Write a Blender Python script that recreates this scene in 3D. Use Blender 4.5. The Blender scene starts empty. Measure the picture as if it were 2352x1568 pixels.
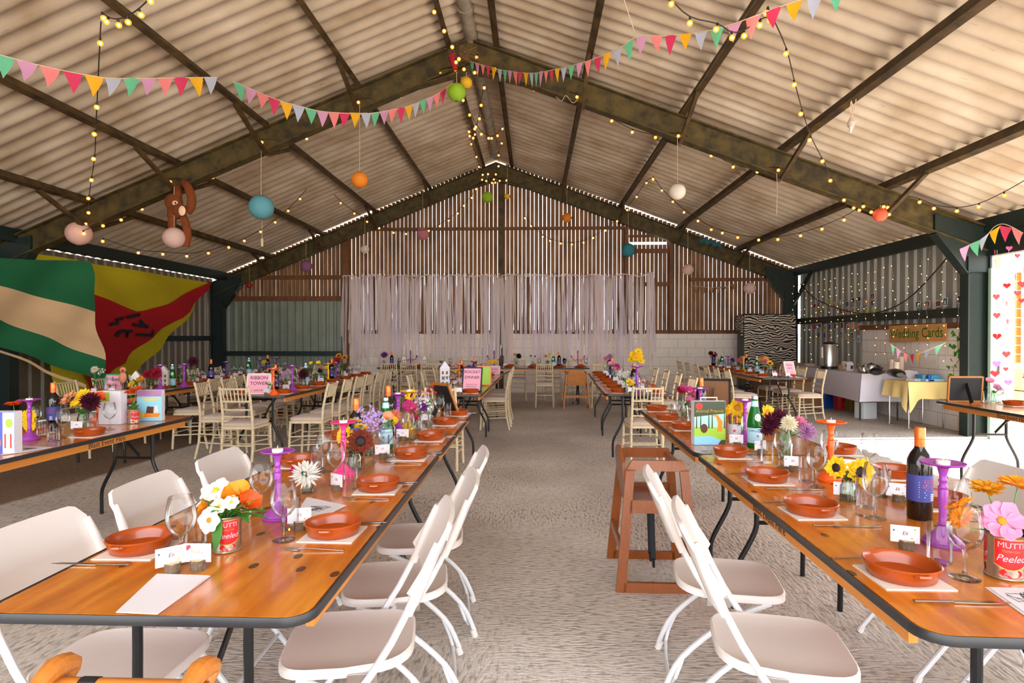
import bpy, math, random
from mathutils import Vector, Matrix
R=random.Random(7)
SC=bpy.context.scene; COL=SC.collection
PI=math.pi
def lin(h):
    h=h.lstrip('#'); c=[int(h[i:i+2],16)/255 for i in (0,2,4)]
    return tuple((x/12.92 if x<=.04045 else ((x+.055)/1.055)**2.4) for x in c)+(1,)
# ---------------------------------------------------------------- camera
CAM=Vector((0,0,1.42)); F=1380.
YAW=math.atan(49/F); PITCH=-math.atan(12/F)
cam=bpy.data.objects.new('camera',bpy.data.cameras.new('camera')); COL.objects.link(cam)
cam.location=CAM; cam.rotation_euler=(PI/2+PITCH,0,YAW); cam.data.sensor_width=36; cam.data.lens=F/2352*36
cam.data.clip_start=.05; cam.data.clip_end=300
SC.camera=cam
MC=cam.rotation_euler.to_matrix()
def ray(px,py): return MC@Vector(((px-1176)/F,-(py-784)/F,-1))
def AY(px,py,Y):
    d=ray(px,py); return CAM+d*(Y/d.y)
def AZ(px,py,z):
    d=ray(px,py); return CAM+d*((z-CAM.z)/d.z)
def AX(px,py,X):
    d=ray(px,py); return CAM+d*(X/d.x)
TZ=.76
def TT(px,py): return AZ(px,py,TZ)
# ---------------------------------------------------------------- materials
MATS={}
def mat(name,col,rough=.5,metal=0,noise=0,nscale=20,stretch=(1,1,1),col2=None,bump=0,coat=0,emit=0,spec=None,sheen=0,trans=0):
    m=bpy.data.materials.new(name); m.use_nodes=True; nt=m.node_tree; b=nt.nodes['Principled BSDF']
    c=lin(col) if isinstance(col,str) else col
    b.inputs['Base Color'].default_value=c; b.inputs['Roughness'].default_value=rough; b.inputs['Metallic'].default_value=metal
    if coat: b.inputs['Coat Weight'].default_value=coat; b.inputs['Coat Roughness'].default_value=.12
    if spec is not None: b.inputs['Specular IOR Level'].default_value=spec
    if sheen: b.inputs['Sheen Weight'].default_value=sheen
    if emit: b.inputs['Emission Color'].default_value=c; b.inputs['Emission Strength'].default_value=emit
    if noise or bump:
        tc=nt.nodes.new('ShaderNodeTexCoord'); mp=nt.nodes.new('ShaderNodeMapping'); mp.inputs['Scale'].default_value=stretch
        n=nt.nodes.new('ShaderNodeTexNoise'); n.inputs['Scale'].default_value=nscale; n.inputs['Detail'].default_value=5
        nt.links.new(tc.outputs['Object'],mp.inputs['Vector']); nt.links.new(mp.outputs['Vector'],n.inputs['Vector'])
        if noise:
            r=nt.nodes.new('ShaderNodeValToRGB'); r.color_ramp.elements[0].position=.32; r.color_ramp.elements[1].position=.68
            c2=lin(col2) if col2 else tuple(x*(1-noise) for x in c[:3])+(1,)
            r.color_ramp.elements[0].color=c2; r.color_ramp.elements[1].color=c
            nt.links.new(n.outputs['Fac'],r.inputs['Fac']); nt.links.new(r.outputs['Color'],b.inputs['Base Color'])
        if bump:
            bp=nt.nodes.new('ShaderNodeBump'); bp.inputs['Strength'].default_value=bump; bp.inputs['Distance'].default_value=.01
            nt.links.new(n.outputs['Fac'],bp.inputs['Height']); nt.links.new(bp.outputs['Normal'],b.inputs['Normal'])
    MATS[name]=m; return m
def translucent(m,amount,col):
    nt=m.node_tree; b=nt.nodes['Principled BSDF']; out=nt.nodes['Material Output']
    t=nt.nodes.new('ShaderNodeBsdfTranslucent'); t.inputs['Color'].default_value=lin(col)
    mx=nt.nodes.new('ShaderNodeMixShader'); mx.inputs['Fac'].default_value=amount
    nt.links.new(b.outputs[0],mx.inputs[1]); nt.links.new(t.outputs[0],mx.inputs[2]); nt.links.new(mx.outputs[0],out.inputs['Surface'])
    return m
def clear(name,tint,rough=.02,ior=1.45,body=0.0,bcol='#ffffff'):
    m=bpy.data.materials.new(name); m.use_nodes=True; nt=m.node_tree; nt.nodes.clear()
    out=nt.nodes.new('ShaderNodeOutputMaterial'); tr=nt.nodes.new('ShaderNodeBsdfTransparent'); tr.inputs['Color'].default_value=lin(tint)
    gl=nt.nodes.new('ShaderNodeBsdfGlossy'); gl.inputs['Roughness'].default_value=rough
    fr=nt.nodes.new('ShaderNodeFresnel'); fr.inputs['IOR'].default_value=1.32
    mp=nt.nodes.new('ShaderNodeMapRange'); mp.inputs['To Min'].default_value=.02; mp.inputs['To Max'].default_value=.75
    mx=nt.nodes.new('ShaderNodeMixShader')
    nt.links.new(fr.outputs[0],mp.inputs['Value']); nt.links.new(mp.outputs[0],mx.inputs['Fac'])
    nt.links.new(tr.outputs[0],mx.inputs[1]); nt.links.new(gl.outputs[0],mx.inputs[2])
    last=mx
    if body:
        df=nt.nodes.new('ShaderNodeBsdfDiffuse'); df.inputs['Color'].default_value=lin(bcol)
        m2=nt.nodes.new('ShaderNodeMixShader'); m2.inputs['Fac'].default_value=body
        nt.links.new(mx.outputs[0],m2.inputs[1]); nt.links.new(df.outputs[0],m2.inputs[2]); last=m2
    nt.links.new(last.outputs[0],out.inputs['Surface']); MATS[name]=m; return m
# ---------------------------------------------------------------- mesh builder
class MB:
    def __init__(s): s.v=[]; s.f=[]; s.m=[]; s.mi=0
    def add(s,vs,fs,M=None):
        o=len(s.v)
        for v in vs:
            v=Vector(v); s.v.append(M@v if M is not None else v)
        for f in fs: s.f.append([i+o for i in f]); s.m.append(s.mi)
        return s
    def box(s,cx,cy,cz,sx,sy,sz,M=None,top=1.0):
        h=[(x*sx/2*(top if z>0 else 1)+cx,y*sy/2*(top if z>0 else 1)+cy,z*sz/2+cz) for z in (-1,1) for x,y in ((-1,-1),(1,-1),(1,1),(-1,1))]
        return s.add(h,[(3,2,1,0),(4,5,6,7),(0,1,5,4),(1,2,6,5),(2,3,7,6),(3,0,4,7)],M)
    def beam(s,a,b,w,h,up=(0,0,1)):
        a=Vector(a);b=Vector(b);d=(b-a); n=d.normalized(); u=Vector(up)
        if abs(n.dot(u))>.98: u=Vector((1,0,0))
        r=n.cross(u).normalized(); u=r.cross(n)
        vs=[p+r*x*w/2+u*y*h/2 for p in (a,b) for x,y in ((-1,-1),(1,-1),(1,1),(-1,1))]
        return s.add(vs,[(3,2,1,0),(4,5,6,7),(0,1,5,4),(1,2,6,5),(2,3,7,6),(3,0,4,7)])
    def tube(s,pts,r,n=8,M=None,smooth_steps=0,caps=True,flat=1.0):
        pts=[Vector(p) for p in pts]
        rs=list(r) if isinstance(r,(list,tuple)) else [r]*len(pts)
        if smooth_steps:
            P=[pts[0]]+pts+[pts[-1]]; q=[];qr=[]; RR=[rs[0]]+rs+[rs[-1]]
            for i in range(1,len(P)-2):
                for k in range(smooth_steps):
                    t=k/smooth_steps; a,b,c,d=P[i-1],P[i],P[i+1],P[i+2]
                    q.append(.5*((2*b)+(c-a)*t+(2*a-5*b+4*c-d)*t*t+(3*b-a-3*c+d)*t**3)); qr.append(RR[i]*(1-t)+RR[i+1]*t)
            q.append(pts[-1]); qr.append(rs[-1]); pts,rs=q,qr
        vs=[];fs=[]; prev=None
        for i,p in enumerate(pts):
            t=(pts[min(i+1,len(pts)-1)]-pts[max(i-1,0)]); t=t.normalized() if t.length>1e-9 else Vector((0,0,1))
            if prev is None:
                u=Vector((0,0,1)) if abs(t.z)<.9 else Vector((1,0,0)); u=(u-t*u.dot(t)).normalized()
            else:
                u=prev-t*prev.dot(t); u=u.normalized() if u.length>1e-6 else Vector((1,0,0))
            prev=u; w=t.cross(u)
            for k in range(n):
                a=2*PI*k/n; vs.append(p+(u*math.cos(a)*flat+w*math.sin(a))*rs[i])
        for i in range(len(pts)-1):
            for k in range(n):
                k2=(k+1)%n; fs.append((i*n+k,i*n+k2,(i+1)*n+k2,(i+1)*n+k))
        if caps: fs.append(tuple(range(n))[::-1]); fs.append(tuple((len(pts)-1)*n+k for k in range(n)))
        return s.add(vs,fs,M)
    def lathe(s,prof,n=20,M=None,sx=1,sy=1):
        vs=[];fs=[]
        for r,z in prof:
            for k in range(n):
                a=2*PI*k/n; vs.append((r*math.cos(a)*sx,r*math.sin(a)*sy,z))
        for i in range(len(prof)-1):
            for k in range(n):
                k2=(k+1)%n; fs.append((i*n+k,i*n+k2,(i+1)*n+k2,(i+1)*n+k))
        return s.add(vs,fs,M)
    def disc(s,c,r,n=16,M=None,sx=1,sy=1):
        c=Vector(c); vs=[c]+[c+Vector((r*math.cos(2*PI*k/n)*sx,r*math.sin(2*PI*k/n)*sy,0)) for k in range(n)]
        return s.add(vs,[(0,1+k,1+(k+1)%n) for k in range(n)],M)
    def ball(s,c,r,n=12,M=None,sc=(1,1,1)):
        c=Vector(c); m=max(5,n//2+1); vs=[];fs=[]
        for i in range(m):
            a=PI*i/(m-1)
            for k in range(n):
                b=2*PI*k/n; vs.append(c+Vector((math.sin(a)*math.cos(b)*sc[0],math.sin(a)*math.sin(b)*sc[1],math.cos(a)*sc[2]))*r)
        for i in range(m-1):
            for k in range(n):
                k2=(k+1)%n; fs.append((i*n+k,(i+1)*n+k,(i+1)*n+k2,i*n+k2))
        return s.add(vs,fs,M)
    def slab(s,outline,z0,z1,M=None):  # prism of xy outline
        n=len(outline); vs=[(x,y,z0) for x,y in outline]+[(x,y,z1) for x,y in outline]
        return s.add(vs,[tuple(range(n))[::-1],tuple(range(n,2*n))]+[(i,(i+1)%n,n+(i+1)%n,n+i) for i in range(n)],M)
    def grid(s,fn,nu,nv,M=None):
        vs=[fn(i/nu,j/nv) for j in range(nv+1) for i in range(nu+1)]
        return s.add(vs,[(j*(nu+1)+i,j*(nu+1)+i+1,(j+1)*(nu+1)+i+1,(j+1)*(nu+1)+i) for j in range(nv) for i in range(nu)],M)
    def build(s,name,m,parent=None,smooth=False,angle=35):
        me=bpy.data.meshes.new(name); me.from_pydata([tuple(v) for v in s.v],[],s.f); me.update()
        for x in (m if isinstance(m,(list,tuple)) else [m]): me.materials.append(MATS[x])
        if any(s.m): me.polygons.foreach_set('material_index',s.m)
        if smooth:
            me.polygons.foreach_set('use_smooth',[True]*len(me.polygons))
            try: me.set_sharp_from_angle(angle=math.radians(angle))
            except Exception: pass
        o=bpy.data.objects.new(name,me); COL.objects.link(o)
        if parent: o.parent=parent
        return o
def rrect(w,h,r,n=5):
    out=[]
    for cx,cy,a0 in ((w/2-r,h/2-r,0),(-w/2+r,h/2-r,90),(-w/2+r,-h/2+r,180),(w/2-r,-h/2+r,270)):
        for k in range(n+1):
            a=math.radians(a0+90*k/n); out.append((cx+r*math.cos(a),cy+r*math.sin(a)))
    return out
def RM(rx=0,ry=0,rz=0,loc=(0,0,0),s=1):
    return Matrix.Translation(loc)@Matrix.Rotation(rz,4,'Z')@Matrix.Rotation(ry,4,'Y')@Matrix.Rotation(rx,4,'X')@Matrix.Scale(s,4)
_tc={}
def textmb(txt,size,ext=.0006,fn=None,align='CENTER',shear=0):
    k=(txt,size,ext,align,shear)
    if k not in _tc:
        cu=bpy.data.curves.new('lettering','FONT'); cu.body=txt; cu.size=size; cu.extrude=ext; cu.align_x=align; cu.align_y='CENTER'; cu.resolution_u=3; cu.shear=shear
        o=bpy.data.objects.new('lettering',cu); COL.objects.link(o); bpy.context.view_layer.update()
        me=bpy.data.meshes.new_from_object(o.evaluated_get(bpy.context.evaluated_depsgraph_get()))
        _tc[k]=([v.co.copy() for v in me.vertices],[tuple(p.vertices) for p in me.polygons])
        bpy.data.objects.remove(o); bpy.data.curves.remove(cu); bpy.data.meshes.remove(me)
    vs,fs=_tc[k]; mb=MB(); mb.add([fn(v) for v in vs] if fn else vs,fs); return mb
# ---------------------------------------------------------------- objects
AUTO=[]
def tag(o,label,cat,group=None):
    o['label']=label; o['category']=cat
    if group: o['group']=group
    return o
def thing(name,label,cat,loc=(0,0,0),rz=0,group=None,rx=0,ry=0):
    o=bpy.data.objects.new(name,None); COL.objects.link(o); o.empty_display_size=.1
    o.location=loc; o.rotation_euler=(rx,ry,rz); return tag(o,label,cat,group)
def struct(mb,name,m,**k):
    o=mb.build(name,m,**k); o['kind']='structure'; return o
KIDS={}
def kids(o):
    if o.name not in KIDS: KIDS[o.name]=list(o.children)
    return KIDS[o.name]
def _cp(o,parent):
    c=o.copy(); COL.objects.link(c); c.parent=parent
    KIDS[c.name]=[_cp(ch,c) for ch in kids(o)]
    return c
USED=set()
def place(proto,loc,rz=0,label=None,group=None,sc=1,rx=0,ry=0):
    """first use moves the proto itself, later uses copy it with its parts and sub-parts"""
    if proto.name not in USED: USED.add(proto.name); kids(proto); [kids(c) for c in kids(proto)]; o=proto
    else: o=_cp(proto,None)
    o.location=loc; o.rotation_euler=(rx,ry,rz); o.scale=(sc,sc,sc)
    if label: o['label']=label
    if group: o['group']=group
    return o
ORD='nearest second third fourth fifth sixth seventh eighth ninth tenth eleventh twelfth thirteenth fourteenth fifteenth sixteenth seventeenth eighteenth'.split()
def auto(o,desc,tail,group=None,key=None):
    AUTO.append((o,desc,tail,group,key)); return o
def finish_labels():
    d={}
    for a in AUTO: d.setdefault((a[1],a[2]),[]).append(a)
    for (desc,tail),l in d.items():
        l.sort(key=lambda a:a[4] if a[4] is not None else a[0].location.y)
        for i,a in enumerate(l):
            o=a[0]
            if len(l)==1: o['label']=f'{desc}, {tail}'
            elif i==0: o['label']=f'{desc}, nearest of those {tail}'
            elif i==len(l)-1 : o['label']=f'{desc}, farthest of those {tail}'
            else: o['label']=f'{desc}, {ORD[min(i,17)]} nearest of those {tail}'
            if a[3]: o['group']=a[3]
# ================================================================ materials list
mat('white_plastic','#dcd4cf',.42,noise=.05,nscale=3,spec=.4)
mat('white_paint_metal','#d2d2d4',.35)
mat('black_metal','#17181a',.35,metal=.3)
mat('edge_black','#26272a',.38)
mat('ply_edge','#d98a35',.45,noise=.18,nscale=12,stretch=(30,1,30))
mat('terracotta','#a9470f',.3,noise=.12,nscale=6,coat=.35)
mat('cream_paper','#e2d9ce',.8); mat('white_paper','#e0dde4',.75); mat('ink','#2a2733',.7); mat('red_ink','#d02a4a',.6); mat('gold_ink','#c9a63a',.5)
mat('steel','#c8c4c0',.22,metal=1.0)
mat('bark','#7a6450',.9,noise=.5,nscale=90,bump=.6); mat('cut_wood','#d8b88e',.75,noise=.15,nscale=60)
mat('purple','#9a3fa6',.35); mat('dark_purple','#6a2c7c',.35); mat('pink','#ef3a86',.35); mat('orange','#f0601a',.35); mat('yellow','#f2c50e',.4); mat('magenta','#c8246a',.35)
mat('wax','#f4f0ea',.4); mat('wine_dark','#0c0a0e',.08,spec=.7); mat('orange_foil','#ec6a12',.3,metal=.35,coat=.3); mat('label_blue','#3b3f8e',.5); mat('label_red','#d8505a',.5)
mat('label_white','#e8e8ee',.5); mat('label_pale_blue','#a9d4ea',.45); mat('star_red','#d4373c',.5); mat('silver_foil','#cfd6dc',.25,metal=.8)
clear('glass','#fbfcfc'); clear('green_glass','#3fa34a',body=.42,bcol='#1f8a2c'); clear('jar_glass','#eef4ee')
mat('can_metal','#b9b1a2',.28,metal=.9); mat('can_gold','#d8b45e',.3,metal=.7); mat('can_red','#c9161e',.4)
mat('limewash','#dcc7a2',.55,noise=.16,nscale=25,stretch=(1,1,1)); mat('cushion','#cbb6a4',.9,sheen=.2,noise=.08,nscale=60)
mat('highchair_wood','#8f4a17',.35,noise=.25,nscale=10,stretch=(14,14,1),coat=.25); mat('highchair_light','#c67a30',.4,noise=.2,nscale=10,stretch=(1,14,1))
mat('black_webbing','#141416',.7)
for n,c in dict(f_white='#f6f4ee',f_cream='#f2ecd2',f_yellow='#f8cf1a',f_orange='#f59a1a',f_deep_orange='#ee5b16',f_pink='#e88fb4',f_hot='#d9358a',f_red='#b81f3a',f_maroon='#5a1230',f_purple='#8a3f9c',f_lilac='#b79ad8',f_rust='#7a2a10',f_peach='#f2a07c',f_mauve='#c690c0',f_dark='#241016',f_golden='#d8920f').items():
    translucent(mat(n,c,.6,noise=.12,nscale=40),.25,c)
translucent(mat('leaf','#3f8a2a',.5,noise=.25,nscale=30),.3,'#6ab83a'); translucent(mat('leaf_dark','#2b5a26',.55,noise=.25,nscale=30),.2,'#4a8a2a'); mat('stem','#5c8a35',.6)
mat('olive_steel','#5c4c20',.7,noise=.5,nscale=7,col2='#2e2610',bump=.15); mat('green_steel','#1d2b27',.5,noise=.2,nscale=9); mat('purlin','#5a4420',.7,noise=.45,nscale=6,col2='#2b1e0e')
mat('timber','#936b45',.8,noise=.45,nscale=5,stretch=(1,1,.3),col2='#64452c'); mat('timber_rail','#7a4c2a',.75,noise=.35,nscale=8)
mat('rope','#cdb79a',.8); mat('cable','#241d16',.6)
mat('bulb_core','#ffcf80',.2,emit=14.0); mat('bulb_socket','#1c1712',.5); mat('fairy','#ffc66a',.3,emit=5.0)
for n,c in dict(b_mint='#6cc79c',b_lilac='#d79cc4',b_coral='#f58a8c',b_crimson='#dc3a66',b_yellow='#f6b71c',b_grey='#b8bfd4',b_hessian='#a98258').items():
    translucent(mat(n,c,.8,noise=.06,nscale=60),.35,c)
for n,c in dict(l_teal='#6fb7c4',l_orange='#f59a2e',l_blush='#f0cfc4',l_white='#f2ebe0',l_green='#a3cf38',l_yellow='#f4c832',l_coral='#f47a5c',l_mauve='#a06a8e',l_pink='#d58a94',l_red='#b8342a',l_dteal='#3f94a4').items():
    translucent(mat(n,c,.8),.35,c)
mat('monkey_fur','#8a4416',.95,noise=.4,nscale=120,bump=.8); mat('monkey_face','#eec9a6',.8)
translucent(mat('flag_green','#156338',.85,noise=.12,nscale=2,bump=.1),.2,'#156338'); translucent(mat('flag_cream','#d8b184',.85,noise=.1,nscale=2),.2,'#d8b184')
translucent(mat('flag_yellow','#d8c41c',.85,noise=.1,nscale=2),.25,'#e0c81c'); translucent(mat('flag_red','#c01520',.85,noise=.15,nscale=2),.2,'#c01520'); mat('flag_black','#16100e',.8)
def net(name,cloth='#b9a79c',a=.8):
    m=mat(name,cloth,.9); nt=m.node_tree; b=nt.nodes['Principled BSDF']; out=nt.nodes['Material Output']
    tl=nt.nodes.new('ShaderNodeBsdfTranslucent'); tl.inputs['Color'].default_value=lin(cloth); mx=nt.nodes.new('ShaderNodeMixShader'); mx.inputs['Fac'].default_value=.68
    tp=nt.nodes.new('ShaderNodeBsdfTransparent'); m2=nt.nodes.new('ShaderNodeMixShader'); m2.inputs['Fac'].default_value=a
    nt.links.new(b.outputs[0],mx.inputs[1]); nt.links.new(tl.outputs[0],mx.inputs[2]); nt.links.new(tp.outputs[0],m2.inputs[1]); nt.links.new(mx.outputs[0],m2.inputs[2]); nt.links.new(m2.outputs[0],out.inputs['Surface'])
net('ribbon_cloth','#fff6f2',.94); net('ribbon_tulle','#fcf4ff',.75)
# varnished table ply with plugged knots and scratches
def ply():
    m=mat('ply_top','#c0691f',.2,coat=.5); nt=m.node_tree; b=nt.nodes['Principled BSDF']; L=nt.links.new; N=nt.nodes.new
    tc=N('ShaderNodeTexCoord')
    mp=N('ShaderNodeMapping'); mp.inputs['Scale'].default_value=(9,1.1,1); L(tc.outputs['Object'],mp.inputs['Vector'])
    n=N('ShaderNodeTexNoise'); n.inputs['Scale'].default_value=2.2; n.inputs['Detail'].default_value=8; n.inputs['Distortion'].default_value=.6; L(mp.outputs[0],n.inputs['Vector'])
    r=N('ShaderNodeValToRGB'); e=r.color_ramp.elements; e[0].position=.25; e[0].color=lin('#ad5a10'); e[1].position=.8; e[1].color=lin('#e89a34'); x=e.new(.55); x.color=lin('#d27c1e'); L(n.outputs['Fac'],r.inputs['Fac'])
    mp2=N('ShaderNodeMapping'); mp2.inputs['Scale'].default_value=(5.5,3.2,1); L(tc.outputs['Object'],mp2.inputs['Vector'])
    v=N('ShaderNodeTexVoronoi'); v.inputs['Scale'].default_value=1.0; v.voronoi_dimensions='2D'; L(mp2.outputs[0],v.inputs['Vector'])
    lt=N('ShaderNodeMath'); lt.operation='LESS_THAN'; lt.inputs[1].default_value=.068; L(v.outputs['Distance'],lt.inputs[0])
    mx=N('ShaderNodeMix'); mx.data_type='RGBA'; L(lt.outputs[0],mx.inputs['Factor']); L(r.outputs['Color'],mx.inputs['A']); mx.inputs['B'].default_value=lin('#5a3214')
    # fine pale scratches
    mp3=N('ShaderNodeMapping'); mp3.inputs['Scale'].default_value=(60,2.5,1); mp3.inputs['Rotation'].default_value=(0,0,.5); L(tc.outputs['Object'],mp3.inputs['Vector'])
    n3=N('ShaderNodeTexNoise'); n3.inputs['Scale'].default_value=1.0; n3.inputs['Detail'].default_value=2; L(mp3.outputs[0],n3.inputs['Vector'])
    g=N('ShaderNodeMapRange'); g.inputs['From Min'].default_value=.7; g.inputs['From Max'].default_value=.78; g.inputs['To Max'].default_value=.45; L(n3.outputs['Fac'],g.inputs['Value'])
    m3=N('ShaderNodeMix'); m3.data_type='RGBA'; L(g.outputs[0],m3.inputs['Factor']); L(mx.outputs['Result'],m3.inputs['A']); m3.inputs['B'].default_value=lin('#efb46a')
    L(m3.outputs['Result'],b.inputs['Base Color'])
    n4=N('ShaderNodeTexNoise'); n4.inputs['Scale'].default_value=5; L(tc.outputs['Object'],n4.inputs['Vector'])
    g4=N('ShaderNodeMapRange'); g4.inputs['To Min'].default_value=.14; g4.inputs['To Max'].default_value=.38; L(n4.outputs['Fac'],g4.inputs['Value']); L(g4.outputs[0],b.inputs['Roughness'])
ply()
def floor_mat():
    m=mat('concrete','#a79c90',.85); nt=m.node_tree; b=nt.nodes['Principled BSDF']; L=nt.links.new; N=nt.nodes.new
    tc=N('ShaderNodeTexCoord')
    n=N('ShaderNodeTexNoise'); n.inputs['Scale'].default_value=.7; n.inputs['Detail'].default_value=6; L(tc.outputs['Object'],n.inputs['Vector'])
    r=N('ShaderNodeValToRGB'); r.color_ramp.elements[0].position=.3; r.color_ramp.elements[0].color=lin('#b5aba0'); r.color_ramp.elements[1].position=.7; r.color_ramp.elements[1].color=lin('#e6ded6'); L(n.outputs['Fac'],r.inputs['Fac'])
    mp=N('ShaderNodeMapping'); mp.inputs['Scale'].default_value=(3.5,1,1); mp.inputs['Rotation'].default_value=(0,0,.12); L(tc.outputs['Object'],mp.inputs['Vector'])
    n2=N('ShaderNodeTexNoise'); n2.inputs['Scale'].default_value=15; n2.inputs['Detail'].default_value=4; L(mp.outputs[0],n2.inputs['Vector'])
    mp4=N('ShaderNodeMapping'); mp4.inputs['Scale'].default_value=(1,3.5,1); mp4.inputs['Rotation'].default_value=(0,0,.12); L(tc.outputs['Object'],mp4.inputs['Vector'])
    n5=N('ShaderNodeTexNoise'); n5.inputs['Scale'].default_value=19; n5.inputs['Detail'].default_value=4; L(mp4.outputs[0],n5.inputs['Vector'])
    n3=N('ShaderNodeTexNoise'); n3.inputs['Scale'].default_value=.45; L(tc.outputs['Object'],n3.inputs['Vector'])
    sel=N('ShaderNodeMapRange'); sel.inputs['From Min'].default_value=.42; sel.inputs['From Max'].default_value=.55; L(n3.outputs['Fac'],sel.inputs['Value'])
    mh=N('ShaderNodeMix'); L(sel.outputs[0],mh.inputs['Factor']); L(n2.outputs['Fac'],mh.inputs['A']); L(n5.outputs['Fac'],mh.inputs['B'])
    sp=N('ShaderNodeMapRange'); sp.inputs['From Min'].default_value=.36; sp.inputs['From Max'].default_value=.5; sp.inputs['To Min'].default_value=.55; L(mh.outputs['Result'],sp.inputs['Value'])
    mu=N('ShaderNodeMix'); mu.data_type='RGBA'; mu.blend_type='MULTIPLY'; mu.inputs['Factor'].default_value=1; L(r.outputs['Color'],mu.inputs['A']); L(sp.outputs[0],mu.inputs['B'])
    # the older, browner slab beyond the seam on the flag side, with worn patches and an edge that wanders
    sx=N('ShaderNodeSeparateXYZ'); L(tc.outputs['Object'],sx.inputs[0])
    wob=N('ShaderNodeTexNoise'); wob.inputs['Scale'].default_value=1.3; L(tc.outputs['Object'],wob.inputs['Vector'])
    ad=N('ShaderNodeMath'); ad.operation='MULTIPLY_ADD'; ad.inputs[1].default_value=.25; L(wob.outputs['Fac'],ad.inputs[0]); L(sx.outputs['X'],ad.inputs[2])
    st=N('ShaderNodeMapRange'); st.inputs['From Min'].default_value=-4.28; st.inputs['From Max'].default_value=-4.36; L(ad.outputs[0],st.inputs['Value'])
    br=N('ShaderNodeMix'); br.data_type='RGBA'; br.blend_type='MULTIPLY'; L(st.outputs[0],br.inputs['Factor']); L(mu.outputs['Result'],br.inputs['A']); br.inputs['B'].default_value=lin('#9c836b')
    L(br.outputs['Result'],b.inputs['Base Color'])
    bp=N('ShaderNodeBump'); bp.inputs['Strength'].default_value=.75; bp.inputs['Distance'].default_value=.02; L(mh.outputs['Result'],bp.inputs['Height']); L(bp.outputs[0],b.inputs['Normal'])
floor_mat()
def roof_mat():
    m=mat('fibre_cement','#bfae98',.85); nt=m.node_tree; b=nt.nodes['Principled BSDF']; L=nt.links.new; N=nt.nodes.new
    tc=N('ShaderNodeTexCoord')
    n=N('ShaderNodeTexNoise'); n.inputs['Scale'].default_value=1.6; n.inputs['Detail'].default_value=8; L(tc.outputs['Object'],n.inputs['Vector'])
    r=N('ShaderNodeValToRGB'); r.color_ramp.elements[0].position=.3; r.color_ramp.elements[0].color=lin('#a8937a'); r.color_ramp.elements[1].position=.68; r.color_ramp.elements[1].color=lin('#cdbfac'); L(n.outputs['Fac'],r.inputs['Fac'])
    mp=N('ShaderNodeMapping'); mp.inputs['Scale'].default_value=(1,7,1); L(tc.outputs['Object'],mp.inputs['Vector'])
    n2=N('ShaderNodeTexNoise'); n2.inputs['Scale'].default_value=1.9; n2.inputs['Detail'].default_value=9; n2.inputs['Roughness'].default_value=.7; L(mp.outputs[0],n2.inputs['Vector'])
    g=N('ShaderNodeMapRange'); g.inputs['From Min'].default_value=.63; g.inputs['From Max'].default_value=.74; g.inputs['To Max'].default_value=.6; L(n2.outputs['Fac'],g.inputs['Value'])
    mx=N('ShaderNodeMix'); mx.data_type='RGBA'; L(g.outputs[0],mx.inputs['Factor']); L(r.outputs['Color'],mx.inputs['A']); mx.inputs['B'].default_value=lin('#4b3c2c')
    L(mx.outputs['Result'],b.inputs['Base Color'])
    bp=N('ShaderNodeBump'); bp.inputs['Strength'].default_value=.3; bp.inputs['Distance'].default_value=.01; L(n2.outputs['Fac'],bp.inputs['Height']); L(bp.outputs[0],b.inputs['Normal'])
roof_mat()
def block_mat(name,c1,c2,axis):
    m=mat(name,c1,.8); nt=m.node_tree; b=nt.nodes['Principled BSDF']; L=nt.links.new; N=nt.nodes.new
    tc=N('ShaderNodeTexCoord'); sx=N('ShaderNodeSeparateXYZ'); cb=N('ShaderNodeCombineXYZ'); L(tc.outputs['Object'],sx.inputs[0]); L(sx.outputs[axis],cb.inputs['X']); L(sx.outputs['Z'],cb.inputs['Y'])
    bk=N('ShaderNodeTexBrick'); bk.inputs['Scale'].default_value=1; bk.inputs['Brick Width'].default_value=.45; bk.inputs['Row Height'].default_value=.225; bk.inputs['Mortar Size'].default_value=.006; bk.inputs['Mortar Smooth'].default_value=.6
    bk.inputs['Color1'].default_value=lin(c1); bk.inputs['Color2'].default_value=lin(c1); bk.inputs['Mortar'].default_value=lin(c2); L(cb.outputs[0],bk.inputs['Vector'])
    n=N('ShaderNodeTexNoise'); n.inputs['Scale'].default_value=3.5; n.inputs['Detail'].default_value=7; L(tc.outputs['Object'],n.inputs['Vector'])
    g=N('ShaderNodeMapRange'); g.inputs['From Min'].default_value=.6; g.inputs['From Max'].default_value=.8; g.inputs['To Max'].default_value=.55; L(n.outputs['Fac'],g.inputs['Value'])
    mx=N('ShaderNodeMix'); mx.data_type='RGBA'; L(g.outputs[0],mx.inputs['Factor']); L(bk.outputs['Color'],mx.inputs['A']); mx.inputs['B'].default_value=lin(c2); L(mx.outputs['Result'],b.inputs['Base Color'])
    bp=N('ShaderNodeBump'); bp.inputs['Strength'].default_value=.5; bp.inputs['Distance'].default_value=.01; L(n.outputs['Fac'],bp.inputs['Height']); L(bp.outputs[0],b.inputs['Normal'])
block_mat('blockwork','#e9dccd','#b3a18e','X'); block_mat('white_blocks','#efe9e2','#b9aa98','Y')
mat('tin_brown','#8f8272',.55,metal=.3,noise=.2,nscale=3); mat('tin_green','#8d9484',.5,metal=.35,noise=.15,nscale=3); mat('tin_grey','#a9aaa2',.5,metal=.35,noise=.12,nscale=3)
mat('yard','#c8bdae',.9,noise=.15,nscale=2)

# ================================================================ building shell
XR=-.93; ZR=5.90; XL=-8.15; XRT=6.45; SL=.41; SR=.376; Y0=-3.0; YN=8.8; YF=15.0
def zroof(x): return ZR-(XR-x)*SL if x<XR else ZR-(x-XR)*SR
f=MB().box(-.75,6.2,-.1,15.4,19.2,.2); struct(f,'floor','concrete')
g=MB().box(0,10,-.16,120,120,.2); o=struct(g,'ground','yard')
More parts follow.
